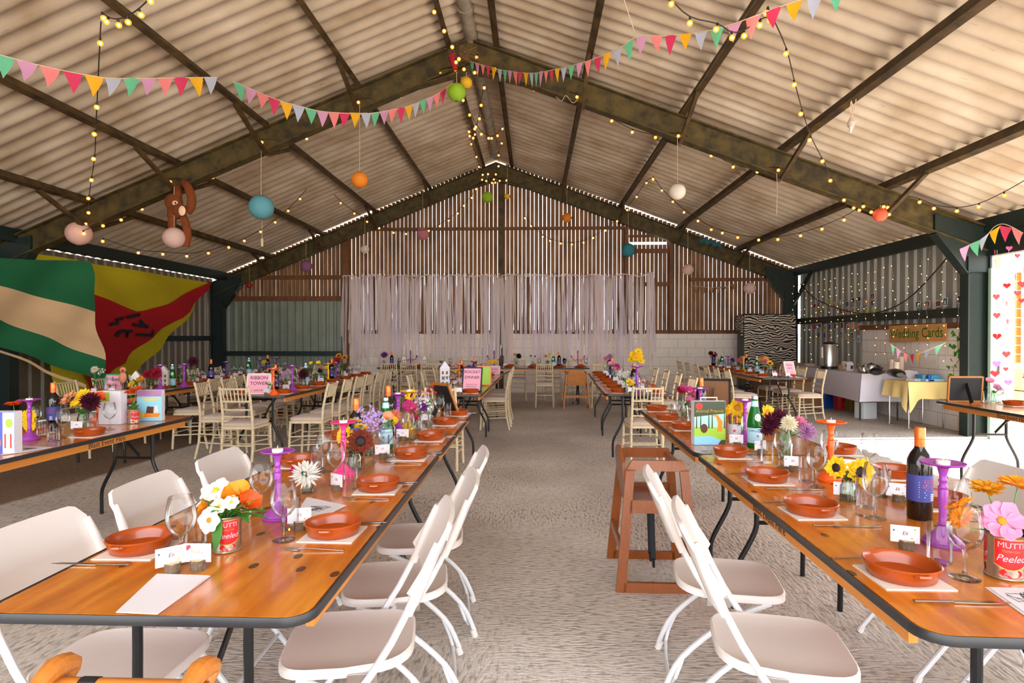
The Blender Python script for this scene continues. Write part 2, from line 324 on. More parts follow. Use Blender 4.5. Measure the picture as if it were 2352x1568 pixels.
# corrugated roof: three overlapping courses per slope
P=.24
def course(mb,xa,xb,lift):
    ys=[Y0+i*P/8 for i in range(int((15.25-Y0)/(P/8))+1)]
    za=zroof(xa)+lift[0]; zb=zroof(xb)+lift[1]; n=len(ys)
    w=lambda y:.03*math.sin(2*PI*y/P)
    vs=[(xa,y,za+w(y)) for y in ys]+[(xb,y,zb+w(y)) for y in ys]
    vs+=[(x,y,z+.009) for x,y,z in vs]
    fs=[]
    for i in range(n-1): fs+=[(i,i+1,n+i+1,n+i),(2*n+i,3*n+i,3*n+i+1,2*n+i+1),(i,2*n+i,2*n+i+1,i+1),(n+i,n+i+1,3*n+i+1,3*n+i)]
    mb.add(vs,fs)
c=MB()
for xs in ([-.95,-4.05,-6.75,-8.25],[-.91,2.2,5.1,6.95]):
    for a,b in zip(xs,xs[1:]):
        s=1 if b>a else -1
        course(c,a-(s*.12),b,(.028,0))
struct(c,'ceiling','fibre_cement',smooth=True,angle=60)
# rafters (I section) : two portal frames
def zraf(x): return zroof(x)-.155
def rafter(name,Y,xa,xb,d=.36,w=.17):
    mb=MB(); za,zb=zraf(xa),zraf(xb)
    for (y0,y1,t0,t1) in ((-.006,.006,0,d),(-w/2,w/2,0,.018),(-w/2,w/2,d-.018,d)):
        vs=[(x,Y+y,z-t) for x,z in ((xa,za),(xb,zb)) for y in (y0,y1) for t in (t0,t1)]
        mb.add(vs,[(0,1,3,2),(4,6,7,5),(0,4,5,1),(2,3,7,6),(0,2,6,4),(1,5,7,3)])
    return struct(mb,name,'olive_steel')
k=0
for Y in (YN,YF,3.1):
    for xa,xb in ((XL,XR),(XR,XRT)):
        k+=1; rafter(f'trim_{k}',Y,xa,xb)
    k+=1; mb=MB()  # apex haunch plate pair
    za=zraf(XR)-.36
    for s in (-1,1):
        e=XR+s*.75; mb.add([(XR,Y-.006,za+.02),(e,Y-.006,zraf(e)-.35),(XR,Y-.006,za-.09),(XR,Y+.006,za+.02),(e,Y+.006,zraf(e)-.35),(XR,Y+.006,za-.09)],[(0,1,2),(3,5,4),(0,3,4,1),(1,4,5,2)])
        mb.beam((XR,Y,za-.09),(e,Y,zraf(e)-.36),.16,.016)
    struct(mb,f'trim_{k}','olive_steel')
    for x,s in ((XL,1),(XRT,-1)):   # columns with haunch
        k+=1; mb=MB(); w=.17; D=.3; 
        top=zraf(x)-.02
        mb.box(x,Y,top/2,.02,w,top); mb.box(x+s*D,Y,top/2-.2,.02,w,top-.4); mb.box(x+s*D/2,Y,top/2-.1,D,.012,top-.2)
        e=x+s*((.62 if s>0 else .75) if Y<14 else .75)
        mb.add([(x,Y-.05,top),(e,Y-.05,zraf(e)-.1),(e,Y-.05,zraf(e)-.36),(x+s*D,Y-.05,top-.62),(x,Y-.05,top-.62)]+[(x,Y+.05,top),(e,Y+.05,zraf(e)-.1),(e,Y+.05,zraf(e)-.36),(x+s*D,Y+.05,top-.62),(x,Y+.05,top-.62)],[(0,1,2,3,4),(9,8,7,6,5)]+[(i,(i+1)%5+0,(i+1)%5+5,i+5) for i in range(5)])
        mb.beam((e,Y,zraf(e)-.37),(x+s*D,Y,top-.65),w,.016,up=(0,0,1))
        struct(mb,f'trim_{k}','green_steel')
PUR=[-1.25,-2.57,-3.95,-5.3,-6.65,-.55,.72,2.12,3.55,5.0]
for x in PUR:
    k+=1; mb=MB(); z=zroof(x)-.035; sl=-SR if x>XR else SL; u=Vector((-sl,0,1)).normalized()
    mb.beam((x,Y0,z-.065),(x,15.2,z-.065),.012,.12,up=u); mb.beam((x+.03,Y0,z-.122),(x+.03,15.2,z-.122),.07,.012,up=u)
    struct(mb,f'trim_{k}','purlin')
for x in (-7.8,6.42):
    k+=1; mb=MB(); z=zroof(x)-.04; mb.box(x,(Y0+15.2)/2,z-.11,.1,18.2,.2); struct(mb,f'trim_{k}','green_steel')
for Y,ss in ((YN,(-1,1)),(YF,(-1,))):
    for x in PUR:
        if abs(x-XR)<.5: continue
        for s in ss:
            k+=1; mb=MB(); b=Vector((x,Y+s*.04,zraf(x)-.385)); t=Vector((x,Y+s*.95,zroof(x)-.17)); mb.beam(b,t,.05,.05); struct(mb,f'trim_{k}','purlin')
# ridge duct
mb=MB(); mb.tube([(XR+.02,Y0,ZR-.10),(XR+.02,14.6,ZR-.10)],.1,14)
for y in range(0,15,2): mb.tube([(XR+.02,y-.04,ZR-.10),(XR+.02,y+.04,ZR-.10)],.115,14)
mat('duct','#a59a8a',.6,noise=.4,nscale=6); k+=1; struct(mb,f'trim_{k}','duct',smooth=True)
# back wall: space boarding over painted blocks, tin at the flag side
mb=MB(); W0=-4.72; YW=15.2
mb.box((W0+6.6)/2,YW+.02,.74,6.6-W0,.2,1.48); struct(mb,'wall_back','blockwork')
mb=MB(); pitch=.1035; x=XL+.05; i=0
HOLE=(2.4,3.35,3.72,3.90)
while x<6.45:
    zb=1.48 if x>W0 else 2.35; zt=zroof(x)-.015-(.0 if abs(x-XR)>.25 else .3)
    w=.0952+R.uniform(-.003,.003)
    if zt>zb:
        if HOLE[0]<x<HOLE[1]:
            mb.box(x,YW,(zb+HOLE[2])/2,w,.022,HOLE[2]-zb); mb.box(x,YW,(HOLE[3]-.12+zt)/2,w,.022,max(.02,zt-HOLE[3]+.12))
        else: mb.box(x,YW,(zb+zt)/2,w,.022,zt-zb)
    x+=pitch; i+=1
struct(mb,'wall_back.001','timber')
for (xa,xb,z,h) in ((W0,6.4,1.53,.09),(W0,3.05,4.13,.07),(3.9,6.3,2.83,.08),(XL,W0,2.92,.1),(XL,W0,2.38,.12),(2.35,3.42,3.92,.05),(2.35,3.42,3.55,.1),(2.35,3.42,2.72,.1)):
    k+=1; m_=MB().box((xa+xb)/2,YW-.06,z,xb-xa,.08,h); struct(m_,f'trim_{k}','timber_rail')
for (x,za,zb,w,m_) in ((XR+.12,0,5.4,.12,'purlin'),(2.32,1.5,4.1,.09,'timber_rail'),(3.42,1.5,4.0,.09,'timber_rail'),(W0-.03,0,4.0,.16,'timber_rail'),(-.93+2.9,1.5,1.6,.05,'timber_rail')):
    k+=1; struct(MB().box(x,YW-.1,(za+zb)/2,w,.1,zb-za),f'trim_{k}',m_)
def tin(mb,fn,L,z0,z1,pitch=.2,d=.035,duty=.35):
    """trapezoidal sheeting: fn(u, out) -> (x, y)"""
    n=int(L/pitch); pr=[]
    for i in range(n+1):
        u=i*pitch
        for du,o in ((0,0),(.03,d),(pitch*duty,d),(pitch*duty+.03,0)): pr.append((u+du,o))
    vs=[(*fn(u,o),z0) for u,o in pr]+[(*fn(u,o),z1) for u,o in pr]; m=len(pr)
    mb.add(vs,[(i,i+1,m+i+1,m+i) for i in range(m-1)])
mb=MB(); tin(mb,lambda u,o:(XL+.05+u,YW-.02-o),W0-XL-.1,0,2.4); struct(mb,'wall_back.002','tin_green')
mb=MB(); tin(mb,lambda u,o:(XL-.08+o,Y0+u),18.2,.02,zroof(XL)-.06,pitch=.25); struct(mb,'wall_left','tin_brown')
mb=MB(); tin(mb,lambda u,o:(XRT+.08-o,YN+u),6.0,.0,zroof(6.5)-.1,pitch=.24,duty=.3); struct(mb,'wall_right','tin_grey')
for (X,ya,yb,z,h,m_) in ((XL+.05,YN,15.1,1.37,.12,'green_steel'),(XL+.05,Y0,YN,1.37,.12,'green_steel'),(XRT-.03,YN,15.1,1.78,.14,'green_steel')):
    k+=1; struct(MB().box(X,(ya+yb)/2,z,.06,yb-ya,h),f'trim_{k}',m_)
k+=1; struct(MB().box((XL+W0)/2,YW-.1,.98,W0-XL,.06,.12),f'trim_{k}','green_steel')
mb=MB(); mb.box(XRT+.0,10.5,.77,.18,2.7,1.54); struct(mb,'wall_right.001','white_blocks')
k+=1; struct(MB().box(XRT-.02,10.5,1.585,.24,2.74,.09),f'trim_{k}','timber_rail')
k+=1; mb=MB(); mb.beam((XRT-.1,14.0,zroof(6.4)-.25),(XRT-.1,14.9,2.2),.05,.08); struct(mb,f'trim_{k}','green_steel')
# lintel over the open side and the door post
k+=1; struct(MB().box(XRT+.02,(Y0+YN)/2,2.72,.12,YN-Y0,.34),f'trim_{k}','green_steel')
# ================================================================ prototypes
def trestle(name_label,cx,cy,L=1.95,W=.76,rz=0,writing=0,cat='table',z=TZ):
    t=thing('trestle_table',name_label,cat,(cx,cy,0),rz,'plywood trestle tables of the dinner rows')
    o=MB().slab(rrect(W-.016,L-.016,.06),z-.02,z).build('tabletop','ply_top',t)
    ol=rrect(W-.012,L-.012,.062,6); mb=MB(); n=len(ol); prof=[(.0,-.001),(.008,.001),(.012,-.010),(.010,-.022),(.0,-.026)]
    vs=[];c=[]
    for x,y in ol:
        l=math.hypot(x,y)
        # outward direction from nearest corner centre
        ox=max(abs(x)-(W/2-.068),0)*(1 if x>0 else -1); oy=max(abs(y)-(L/2-.068),0)*(1 if y>0 else -1); q=math.hypot(ox,oy) or 1
        for r,dz in prof: vs.append((x+ox/q*r,y+oy/q*r,z+dz))
    m=len(prof); mb.add(vs,[(i*m+j,((i+1)%n)*m+j,((i+1)%n)*m+j+1,i*m+j+1) for i in range(n) for j in range(m-1)])
    mb.build('edge_trim','edge_black',t,smooth=True)
    for s in (-1,1):
        a=MB().box(s*(W/2-.035),0,z-.048,.022,L-.22,.046).build('side_rail','ply_edge',t)
        if writing==s:
            Mx=Matrix(((0,0,s,s*(W/2-.0235)),(s,0,0,-.0),(0,1,0,z-.047),(0,0,0,1)))
            textmb('Blast Event Hire',.052,fn=lambda v:Mx@Vector((v.x,v.y,v.z))).build('lettering','ink',a)
    for e in (-1,1):
        y=e*(L/2-.22)
        for s in (-1,1):
            MB().tube([(s*.155,y,z-.025),(s*.155,y,.50),(s*.165,y,.40),(s*.245,y,.24),(s*.268,y,.16),(s*.268,y,.0)],.0135,9,smooth_steps=4).build('leg','black_metal',t,smooth=True)
        MB().tube([(-.155,y,.45),(.155,y,.45)],.011,8).build('crossbar','black_metal',t,smooth=True)
        MB().tube([(-.155,y,z-.06),(.155,y,z-.06)],.011,8).build('crossbar','black_metal',t,smooth=True)
        mb=MB(); mb.beam((W*.06,y,.47),(W*.06,y-e*.14,.60),.008,.022); mb.beam((W*.06,y-e*.14,.60),(W*.06,y-e*.42,z-.03),.008,.022); mb.build('brace','black_metal',t)
    return t
def nodes(pts,r):
    """bamboo-turned post: slight swelling every few centimetres"""
    P=[];RR=[]
    pts=[Vector(p) for p in pts]
    for a,b in zip(pts,pts[1:]):
        n=max(1,round((b-a).length/.075))
        for k in range(n):
            q=a.lerp(b,k/n); d=(b-a).normalized()*.006
            P+=[q-d,q,q+d,a.lerp(b,(k+.5)/n)]; RR+=[r,r*1.16,r,r*.95]
    P.append(pts[-1]); RR.append(r); return P[1:],RR[1:]
def chiavari():
    t=thing('chiavari_chair','limewashed chiavari chair with fawn seat pad','chair')
    H=.885
    for s in (-1,1):
        P_,R_=nodes([(s*.175,-.245,0),(s*.170,-.20,.20),(s*.165,-.185,.44),(s*.160,-.195,.60),(s*.158,-.235,.80),(s*.157,-.258,H)],.0145)
        MB().tube(P_,R_,8).build('back_post','limewash',t,smooth=True)
        P_,R_=nodes([(s*.195,.195,0),(s*.185,.175,.43)],.0145); MB().tube(P_,R_,8).build('front_leg','limewash',t,smooth=True)
        for z in (.17,.27): MB().tube([(s*.190,.185,z),(s*.170,-.205,z+.02)],.0085,6).build('stretcher','limewash',t,smooth=True)
    for z in (.20,.30): MB().tube([(-.19,.185,z),(.19,.185,z)],.0085,6).build('stretcher','limewash',t,smooth=True)
    MB().tube([(-.172,-.205,.25),(.172,-.205,.25)],.0085,6).build('stretcher','limewash',t,smooth=True)
    def seat(w0,w1,l,r): return [(x*(w1+(w0-w1)*(y/l+.5)),y) for x,y in rrect(1,l,r)]
    ol=[(x*(.40 if y>0 else .37),y-.0) for x,y in rrect(1,.40,.09,6)]
    MB().slab(ol,.425,.452).build('seat_frame','limewash',t)
    mb=MB(); rings=[(0.96,.452),(1.0,.462),(1.0,.478),(.93,.492),(.6,.502),(.0,.503)]; n=len(ol)
    mb.add([(x*k*.95,y*k*.95,z) for k,z in rings for x,y in ol],[(i*n+j,i*n+(j+1)%n,(i+1)*n+(j+1)%n,(i+1)*n+j) for i in range(5) for j in range(n)])
    mb.build('seat_cushion','cushion',t,smooth=True,angle=70)
    yb=lambda z:-.195-(z-.60)*.22
    for z,r in ((H-.025,.012),(.725,.011),(.635,.009),(.56,.009)):
        MB().tube([(-.158,yb(z),z),(0,yb(z)-.012,z),(.158,yb(z),z)],r,7,smooth_steps=3).build('back_rail','limewash',t,smooth=True)
    for i in range(7):
        x=(i-3)*.042; MB().tube([(x*.93,yb(.725)-.01,.725),(x,yb(H-.03)-.012,H-.03)],.007,6).build('spindle','limewash',t,smooth=True)
    return t
def folding():
    t=thing('folding_chair','white plastic folding chair','chair')
    # seat: broad front, narrowed at the back, downturned skirt
    n=28; ol=[]
    for k in range(n):
        a=2*PI*k/n; c,s=math.cos(a),math.sin(a); e=.42
        x=(abs(c)**e)*(1 if c>0 else -1)*.205; y=(abs(s)**e)*(1 if s>0 else -1)*.215
        if y<0: x*=.97-.18*((-y)/.215)**3
        ol.append((x,y))
    rings=[(0,.430),(.25,.430),(.55,.431),(.9,.437),(.97,.443),(1.0,.437),(1.0,.414),(.98,.412),(.95,.424),(0,.421)]
    mb=MB(); mb.add([(x*k,y*k,z+(.012*(k*y/.2)**2 if y<0 else 0)) for k,z in rings for x,y in ol],[(i*n+j,i*n+(j+1)%n,(i+1)*n+(j+1)%n,(i+1)*n+j) for i in range(len(rings)-1) for j in range(n)])
    mb.build('seat','white_plastic',t,smooth=True,angle=50)
    # back: curved panel with rolled ends that clasp the tubes
    top=(-.315,.875); bot=(-.215,.635)
    def bk(u,v,th=0):
        x=(u-.5)*2; zz=bot[1]+(top[1]-bot[1])*v; yy=bot[0]+(top[0]-bot[0])*v
        w=.232-.012*v; edge=max(0,abs(x)-.86)/.14
        if abs(x)>.8: zz-= (abs(x)-.8)**2*(.9*(v-.5)*2)*1.2
        sag=.022*(1-x*x)
        return (x*w, yy-sag*1.0+.018*edge**2-th*.9, zz-.0-th*.35)
    mb=MB(); mb.grid(lambda u,v:bk(u,v),18,8); mb.grid(lambda u,v:bk(1-u,v,.016),18,8)
    for v in (0,1): mb.grid(lambda u,w_:bk(u,v,.016*w_) if v==0 else bk(1-u,v,.016*w_),18,1)
    for u0 in (0,1): mb.grid(lambda v,w_:bk(u0,v if u0==1 else 1-v,.016*w_),8,1)
    for s in (-1,1):
        mb.tube([(s*.222,-.20,.61),(s*.222,-.252,.73),(s*.215,-.292,.825)],[.0155,.018,.011],10,smooth_steps=3)
    mb.build('backrest','white_plastic',t,smooth=True,angle=60)
    for s in (-1,1):
        MB().tube([(s*.222,-.21,.64),(s*.222,-.09,.43),(s*.222,.235,.02)],.0115,9,smooth_steps=3).build('front_leg','white_paint_metal',t,smooth=True)
        MB().tube([(s*.19,.14,.415),(s*.19,-.02,.33),(s*.195,-.20,.17),(s*.195,-.27,.03)],.0115,9,smooth_steps=4).build('rear_leg','white_paint_metal',t,smooth=True)
        MB().tube([(s*.222,.228,.028),(s*.222,.242,0)],.0155,9).build('foot','white_plastic',t,smooth=True)
        MB().tube([(s*.195,-.262,.035),(s*.195,-.275,0)],.0155,9).build('foot','white_plastic',t,smooth=True)
        MB().box(s*.212,-.06,.412,.006,.09,.03).build('bracket','steel',t)
    MB().tube([(-.19,-.19,.18),(-.17,-.24,.05),(.17,-.24,.05),(.19,-.19,.18)],.0075,8,smooth_steps=3).build('stretcher','white_paint_metal',t,smooth=True)
    MB().tube([(-.222,.16,.115),(.222,.16,.115)],.0075,8).build('stretcher','white_paint_metal',t,smooth=True)
    return t
def highchair(light=False,H=.72,xt=.19):
    m='highchair_light' if light else 'highchair_wood'
    t=thing('wooden_high_chair','wooden child high chair','high chair')
    xb=.255 if xt>.18 else .215
    lean=lambda z:xb+(xt-xb)*z/H
    for s in (-1,1):
        fr=thing_part('side_frame',t)
        def pl(ys,zs,name):  # plank in the leaning side plane
            vs=[(s*(lean(z)+d),y,z) for d in (-.011,.011) for y,z in zip(ys,zs)]; n=len(ys)
            MB().add(vs,[tuple(range(n))[::-1],tuple(range(n,2*n))]+[(i,(i+1)%n,n+(i+1)%n,n+i) for i in range(n)]).build(name,m,t)
        fr.name='unused'; bpy.data.objects.remove(fr)
        hy=lambda z:.235-.065*z/H
        for q in (-1,1): pl([q*hy(0),q*(hy(0)-.055),q*(hy(H-.05)-.05),q*hy(H-.05)],[0,0,H-.05,H-.05],'leg')
        pl([-(hy(H)-.03),hy(H)-.03,hy(H-.06),-hy(H-.06)],[H,H,H-.058,H-.058],'top_rail')
        pl([-(hy(.5)-.04),hy(.5)-.04,hy(.43)-.04,-(hy(.43)-.04)],[.50,.50,.43,.43],'middle_rail')
        pl([-(hy(.05)-.04),hy(.05)-.04,hy(0)-.04,-(hy(0)-.04)],[.052,.052,0,0],'bottom_rail')
    w=lean(.46)*2-.03
    MB().slab([(x,y+.0) for x,y in rrect(w,.27,.03)],.452,.468).build('seat',m,t)
    ww=lean(.62)*2-.03
    if xt<.18:
        for s in (-1,1): MB().tube([(s*lean(H),.15,H-.01),(s*lean(H),.165,H+.015),(s*lean(H),.12,H+.03),(s*lean(H),.06,H+.01)],[.012,.02,.022,.012],10,smooth_steps=3).build('finial',m,t,smooth=True)
        MB().tube([(-lean(H),.12,H-.005),(lean(H),.12,H-.005)],.018,12).build('top_bar',m,t,smooth=True); MB().tube([(-.09,.12,H-.005),(-.055,.12,H-.005)],.0195,12).build('strap_loop','black_webbing',t)
        return t
    ol=[(-ww/2,.47),(ww/2,.47),(ww/2*.93,.70)]+[(math.cos(a)*ww*.40,.70+math.sin(a)*.07) for a in [k*PI/8 for k in range(1,8)]]+[(-ww/2*.93,.70)]
    mb=MB(); n=len(ol); vs=[(x,-.165+d-(z-.47)*.08,z) for d in (-.008,.008) for x,z in ol]; mb.add(vs,[tuple(range(n))[::-1],tuple(range(n,2*n))]+[(i,(i+1)%n,n+(i+1)%n,n+i) for i in range(n)]); mb.build('backrest',m,t)
    MB().tube([(-lean(.69),.13,.69),(lean(.69),.13,.69)],.016,10).build('front_bar',m,t,smooth=True)
    MB().box(0,.20,.22,lean(.22)*2-.02,.075,.018).build('footrest',m,t)
    MB().box(0,-.205,.24,lean(.24)*2-.02,.018,.05).build('rear_rail',m,t)
    for x in (-.07,.03):
        st=MB().beam((x,.0,.45),(x+.005,.01,.10),.028,.003).build('strap','black_webbing',t); MB().box(x+.005,.01,.085,.034,.012,.05).build('buckle','black_metal',st)
    return t
def thing_part(n,t):
    o=bpy.data.objects.new(n,None); COL.objects.link(o); o.parent=t; return o
# ---- tableware
def mk_bowl():
    t=thing('terracotta_dish','round glazed terracotta tapas dish','dish')
    MB().lathe([(0,0),(.074,0),(.082,.004),(.090,.030),(.091,.034),(.094,.036),(.095,.040),(.092,.043),(.088,.040),(.085,.030),(.078,.010),(.07,.007),(0,.006)],36).build('bowl','terracotta',t,smooth=True,angle=50)
    for s in (-1,1):
        MB().tube([(-.016,s*.088,.034),(-.012,s*.103,.036),(.012,s*.103,.036),(.016,s*.088,.034)],.0055,7,smooth_steps=3).build('handle','terracotta',t,smooth=True)
    return t
def mk_glass():
    t=thing('wine_glass','clear stemmed wine glass','glass')
    MB().lathe([(0,.003),(.020,.003),(.034,.0008),(.0345,.0018),(.02,.006),(.008,.011),(.0048,.02),(.0042,.05),(.0048,.068),(.009,.076)],24).build('stem','glass',t,smooth=True,angle=80)
    MB().lathe([(.009,.076),(.022,.083),(.034,.098),(.040,.118),(.0405,.135),(.037,.165),(.0325,.188),(.0318,.189),(.0318,.187)],28).build('bowl','glass',t,smooth=True,angle=80)
    return t
def mk_tumbler():
    o=MB().lathe([(0,.001),(.030,.001),(.0315,.004),(.0325,.112),(.0318,.113),(.0318,.111)],28).build('water_tumbler','glass',smooth=True,angle=50)
    return tag(o,'clear straight glass tumbler','glass')
def mk_stick(m):
    t=thing('candlestick','turned candlestick with a wide saucer top','candlestick')
    MB().lathe([(0,0),(.052,0),(.055,.004),(.054,.010),(.048,.013),(.047,.018),(.028,.034),(.017,.046),(.013,.055)],28).build('base',m,t,smooth=True,angle=50)
    MB().lathe([(.013,.05),(.011,.058),(.015,.062),(.011,.066),(.0095,.085),(.012,.13),(.0135,.160),(.011,.166),(.014,.171),(.010,.178),(.009,.186),(.013,.192),(.009,.198),(.011,.212),(.016,.232),(.0,.232)],20).build('stem',m,t,smooth=True,angle=50)
    MB().lathe([(0,.228),(.014,.230),(.030,.236),(.055,.241),(.060,.245),(.058,.2475),(.03,.241),(0,.240)],28).build('saucer',m,t,smooth=True,angle=50)
    return t
def mk_tealight():
    t=thing('tealight','small white tealight candle','candle')
    MB().lathe([(0,0),(.019,0),(.0195,.012),(.018,.013),(.0,.0115)],18).build('wax','wax',t,smooth=True,angle=40)
    MB().tube([(0,0,.011),(.001,0,.024)],.0011,5).build('wick','cream_paper',t); return t
def mk_wine(lab='label_blue'):
    t=thing('wine_bottle','dark red wine bottle with orange cap','bottle')
    MB().lathe([(0,0),(.034,0),(.0365,.004),(.037,.18),(.036,.195),(.028,.215),(.017,.232),(.0145,.245),(.0145,.285),(0,.285)],26).build('body','wine_dark',t,smooth=True,angle=50)
    MB().lathe([(.0152,.232),(.0158,.24),(.0158,.262),(.0150,.263),(.0160,.264),(.0160,.298),(.0145,.301),(0,.301)],22).build('cap','orange_foil',t,smooth=True,angle=30)
    l=MB().lathe([(.0373,.062),(.0375,.0622),(.0375,.148),(.0373,.1482)],26).build('label',lab,t,smooth=True)
    wrap=lambda r,z,a0:(lambda v:Vector((r*math.sin(v.x/r+a0),-r*math.cos(v.x/r+a0),z+v.y)))
    textmb('TORRE',.016,.0002,wrap(.0378,.128,.1)).build('lettering','label_red',l); textmb('ROCHE',.016,.0002,wrap(.0378,.113,.1)).build('lettering','label_red',l)
    m=MB()
    for i in range(3):
        for j in range(4): m.add([wrap(.0378,.085,.1)(Vector((x,y,0))) for x,y in ((i*.006,j*.006-.018),(i*.006+.004,j*.006-.018),(i*.006+.004,j*.006-.014),(i*.006,j*.006-.014))],[(0,1,2,3)])
    for j in range(7): m.add([wrap(.0378,.125,-.55)(Vector((x,y,0))) for x,y in ((-.012,-j*.008),(.006+.004*(j%2),-j*.008),(.006+.004*(j%2),-j*.008+.002),(-.012,-j*.008+.002))],[(0,1,2,3)])
    m.build('printing','label_white',l)
    return t
def mk_water():
    t=thing('water_bottle','green sparkling water bottle','bottle')
    MB().lathe([(0,0),(.033,0),(.0365,.004),(.037,.012),(.037,.125),(.036,.145),(.030,.180),(.021,.215),(.0155,.24),(.0145,.262),(0,.262)],28).build('body','green_glass',t,smooth=True,angle=50)
    MB().lathe([(.0150,.262),(.0152,.278),(0,.279)],20).build('cap','silver_foil',t,smooth=True,angle=30)
    MB().lathe([(.0200,.222),(.0175,.236),(.0160,.252),(.0158,.252)],24).build('neck_label','label_pale_blue',t,smooth=True)
    l=MB().lathe([(.0372,.028),(.0375,.0285),(.0375,.108),(.0372,.1085)],28).build('label','label_pale_blue',t,smooth=True)
    wrap=lambda r,z,a0:(lambda v:Vector((r*math.sin(v.x/r+a0),-r*math.cos(v.x/r+a0),z+v.y)))
    textmb('S.PELLEGRINO',.0155,.0002,wrap(.0378,.093,.0)).build('lettering','ink',l)
    m=MB(); st=[((.009 if k%2==0 else .004)*math.sin(k*PI/5),(.009 if k%2==0 else .004)*math.cos(k*PI/5)) for k in range(10)]
    m.add([wrap(.0378,.066,-.1)(Vector((x,y,0))) for x,y in [(0,0)]+st],[(0,1+k,1+(k+1)%10) for k in range(10)]); m.build('star','star_red',l)
    m=MB(); ring=[(.017*math.cos(a),.020*math.sin(a)) for a in [2*PI*k/18 for k in range(18)]]
    rr=lambda z:.037+(.0285-.037)*max(0,(z-.14))/.045
    m.add([((rr(.165+y)+.0012)*math.sin(x/.032),-(rr(.165+y)+.0012)*math.cos(x/.032),.165+y) for x,y in [(0,0)]+ring],[(0,1+k,1+(k+1)%18) for k in range(18)]); m.build('shoulder_label','label_white',t)
    return t
def mk_fork():
    mb=MB(); mb.tube([(0,-.095,.003),(0,-.03,.006),(0,.03,.009),(0,.045,.006)],[.0055,.0045,.003,.004],6,flat=.35); mb.slab([(x,y+.055) for x,y in rrect(.024,.025,.009)],.003,.005)
    for x in (-.0093,-.0031,.0031,.0093): mb.tube([(x,.062,.004),(x,.10,.009)],.0014,5)
    return tag(mb.build('dinner_fork','steel',smooth=True),'steel dinner fork','cutlery')
def mk_knife():
    mb=MB(); mb.tube([(0,-.115,.005),(0,-.02,.005)],[.0065,.0055],8,flat=.5); mb.slab([(-.006,-.02),(.005,-.02),(.0085,.03),(.008,.09),(.002,.118),(-.005,.09)],.003,.0048)
    return tag(mb.build('dinner_knife','steel',smooth=True),'steel dinner knife','cutlery')
def mk_napkin():
    mb=MB(); mb.slab([(-.09,-.085),(.09,-.085),(.09,.085),(-.09,.085)],.0,.0018); mb.slab([(-.088,-.084),(.091,-.083),(.09,.086),(-.089,.084)],.0019,.0035)
    return tag(mb.build('paper_napkin','cream_paper'),'cream folded paper napkin','napkin')
def mk_log():
    mb=MB(); mb.mi=0; n=16; prof=[(.021,0),(.0205,.010),(.021,.02),(.0205,.030)]
    mb.lathe(prof,n); 
    mb.v=[v*(1+.05*math.sin(i*2.3)) if 1 else v for i,v in enumerate(mb.v)]
    mb.mi=1; top=[v for v in mb.v[-n:]]; mb.add(top,[tuple(range(n))])
    return tag(mb.build('log_card_holder',['bark','cut_wood']),'short bark-covered log slice card holder','card holder')
def mk_card(name=None,stars=True):
    t=thing('place_card','white place card with small stars','place card')
    MB().box(0,0,.03,.078,.0006,.052).build('card','white_paper',t)
    f=lambda v:Vector((v.x,-.0007,v.y+.032)); f2=lambda x,z,s:(lambda v:Vector((v.x*s+x,-.0007,v.y*s+z)))
    textmb(name or 'Eli',.016,.0001,f,shear=.2).build('lettering','red_ink' if name!='Hallie' else 'gold_ink',t)
    if name=='Hallie':
        h=heart_pts(.010); m=MB(); m.add([(x-.028,-.0008,z+.045) for x,z in h],[tuple(range(len(h)))]); m.build('heart_sticker','red_ink',t)
    else:
        for i,(x,z) in enumerate(((-.030,.04),(.026,.046),(.018,.018))):
            st=[((.0045 if k%2==0 else .0018)*math.sin(k*PI/5)+x,-.0008,(.0045 if k%2==0 else .0018)*math.cos(k*PI/5)+z) for k in range(10)]
            m=MB(); m.add([(x,-.0008,z)]+st,[(0,1+k,1+(k+1)%10) for k in range(10)]); m.build('star_sticker','gold_ink' if i else 'ink',t)
    return t
def heart_pts(s,n=24):
    out=[]
    for k in range(n):
        a=2*PI*k/n; out.append((s*16*math.sin(a)**3/16,s*(13*math.cos(a)-5*math.cos(2*a)-2*math.cos(3*a)-math.cos(4*a))/16))
    return out
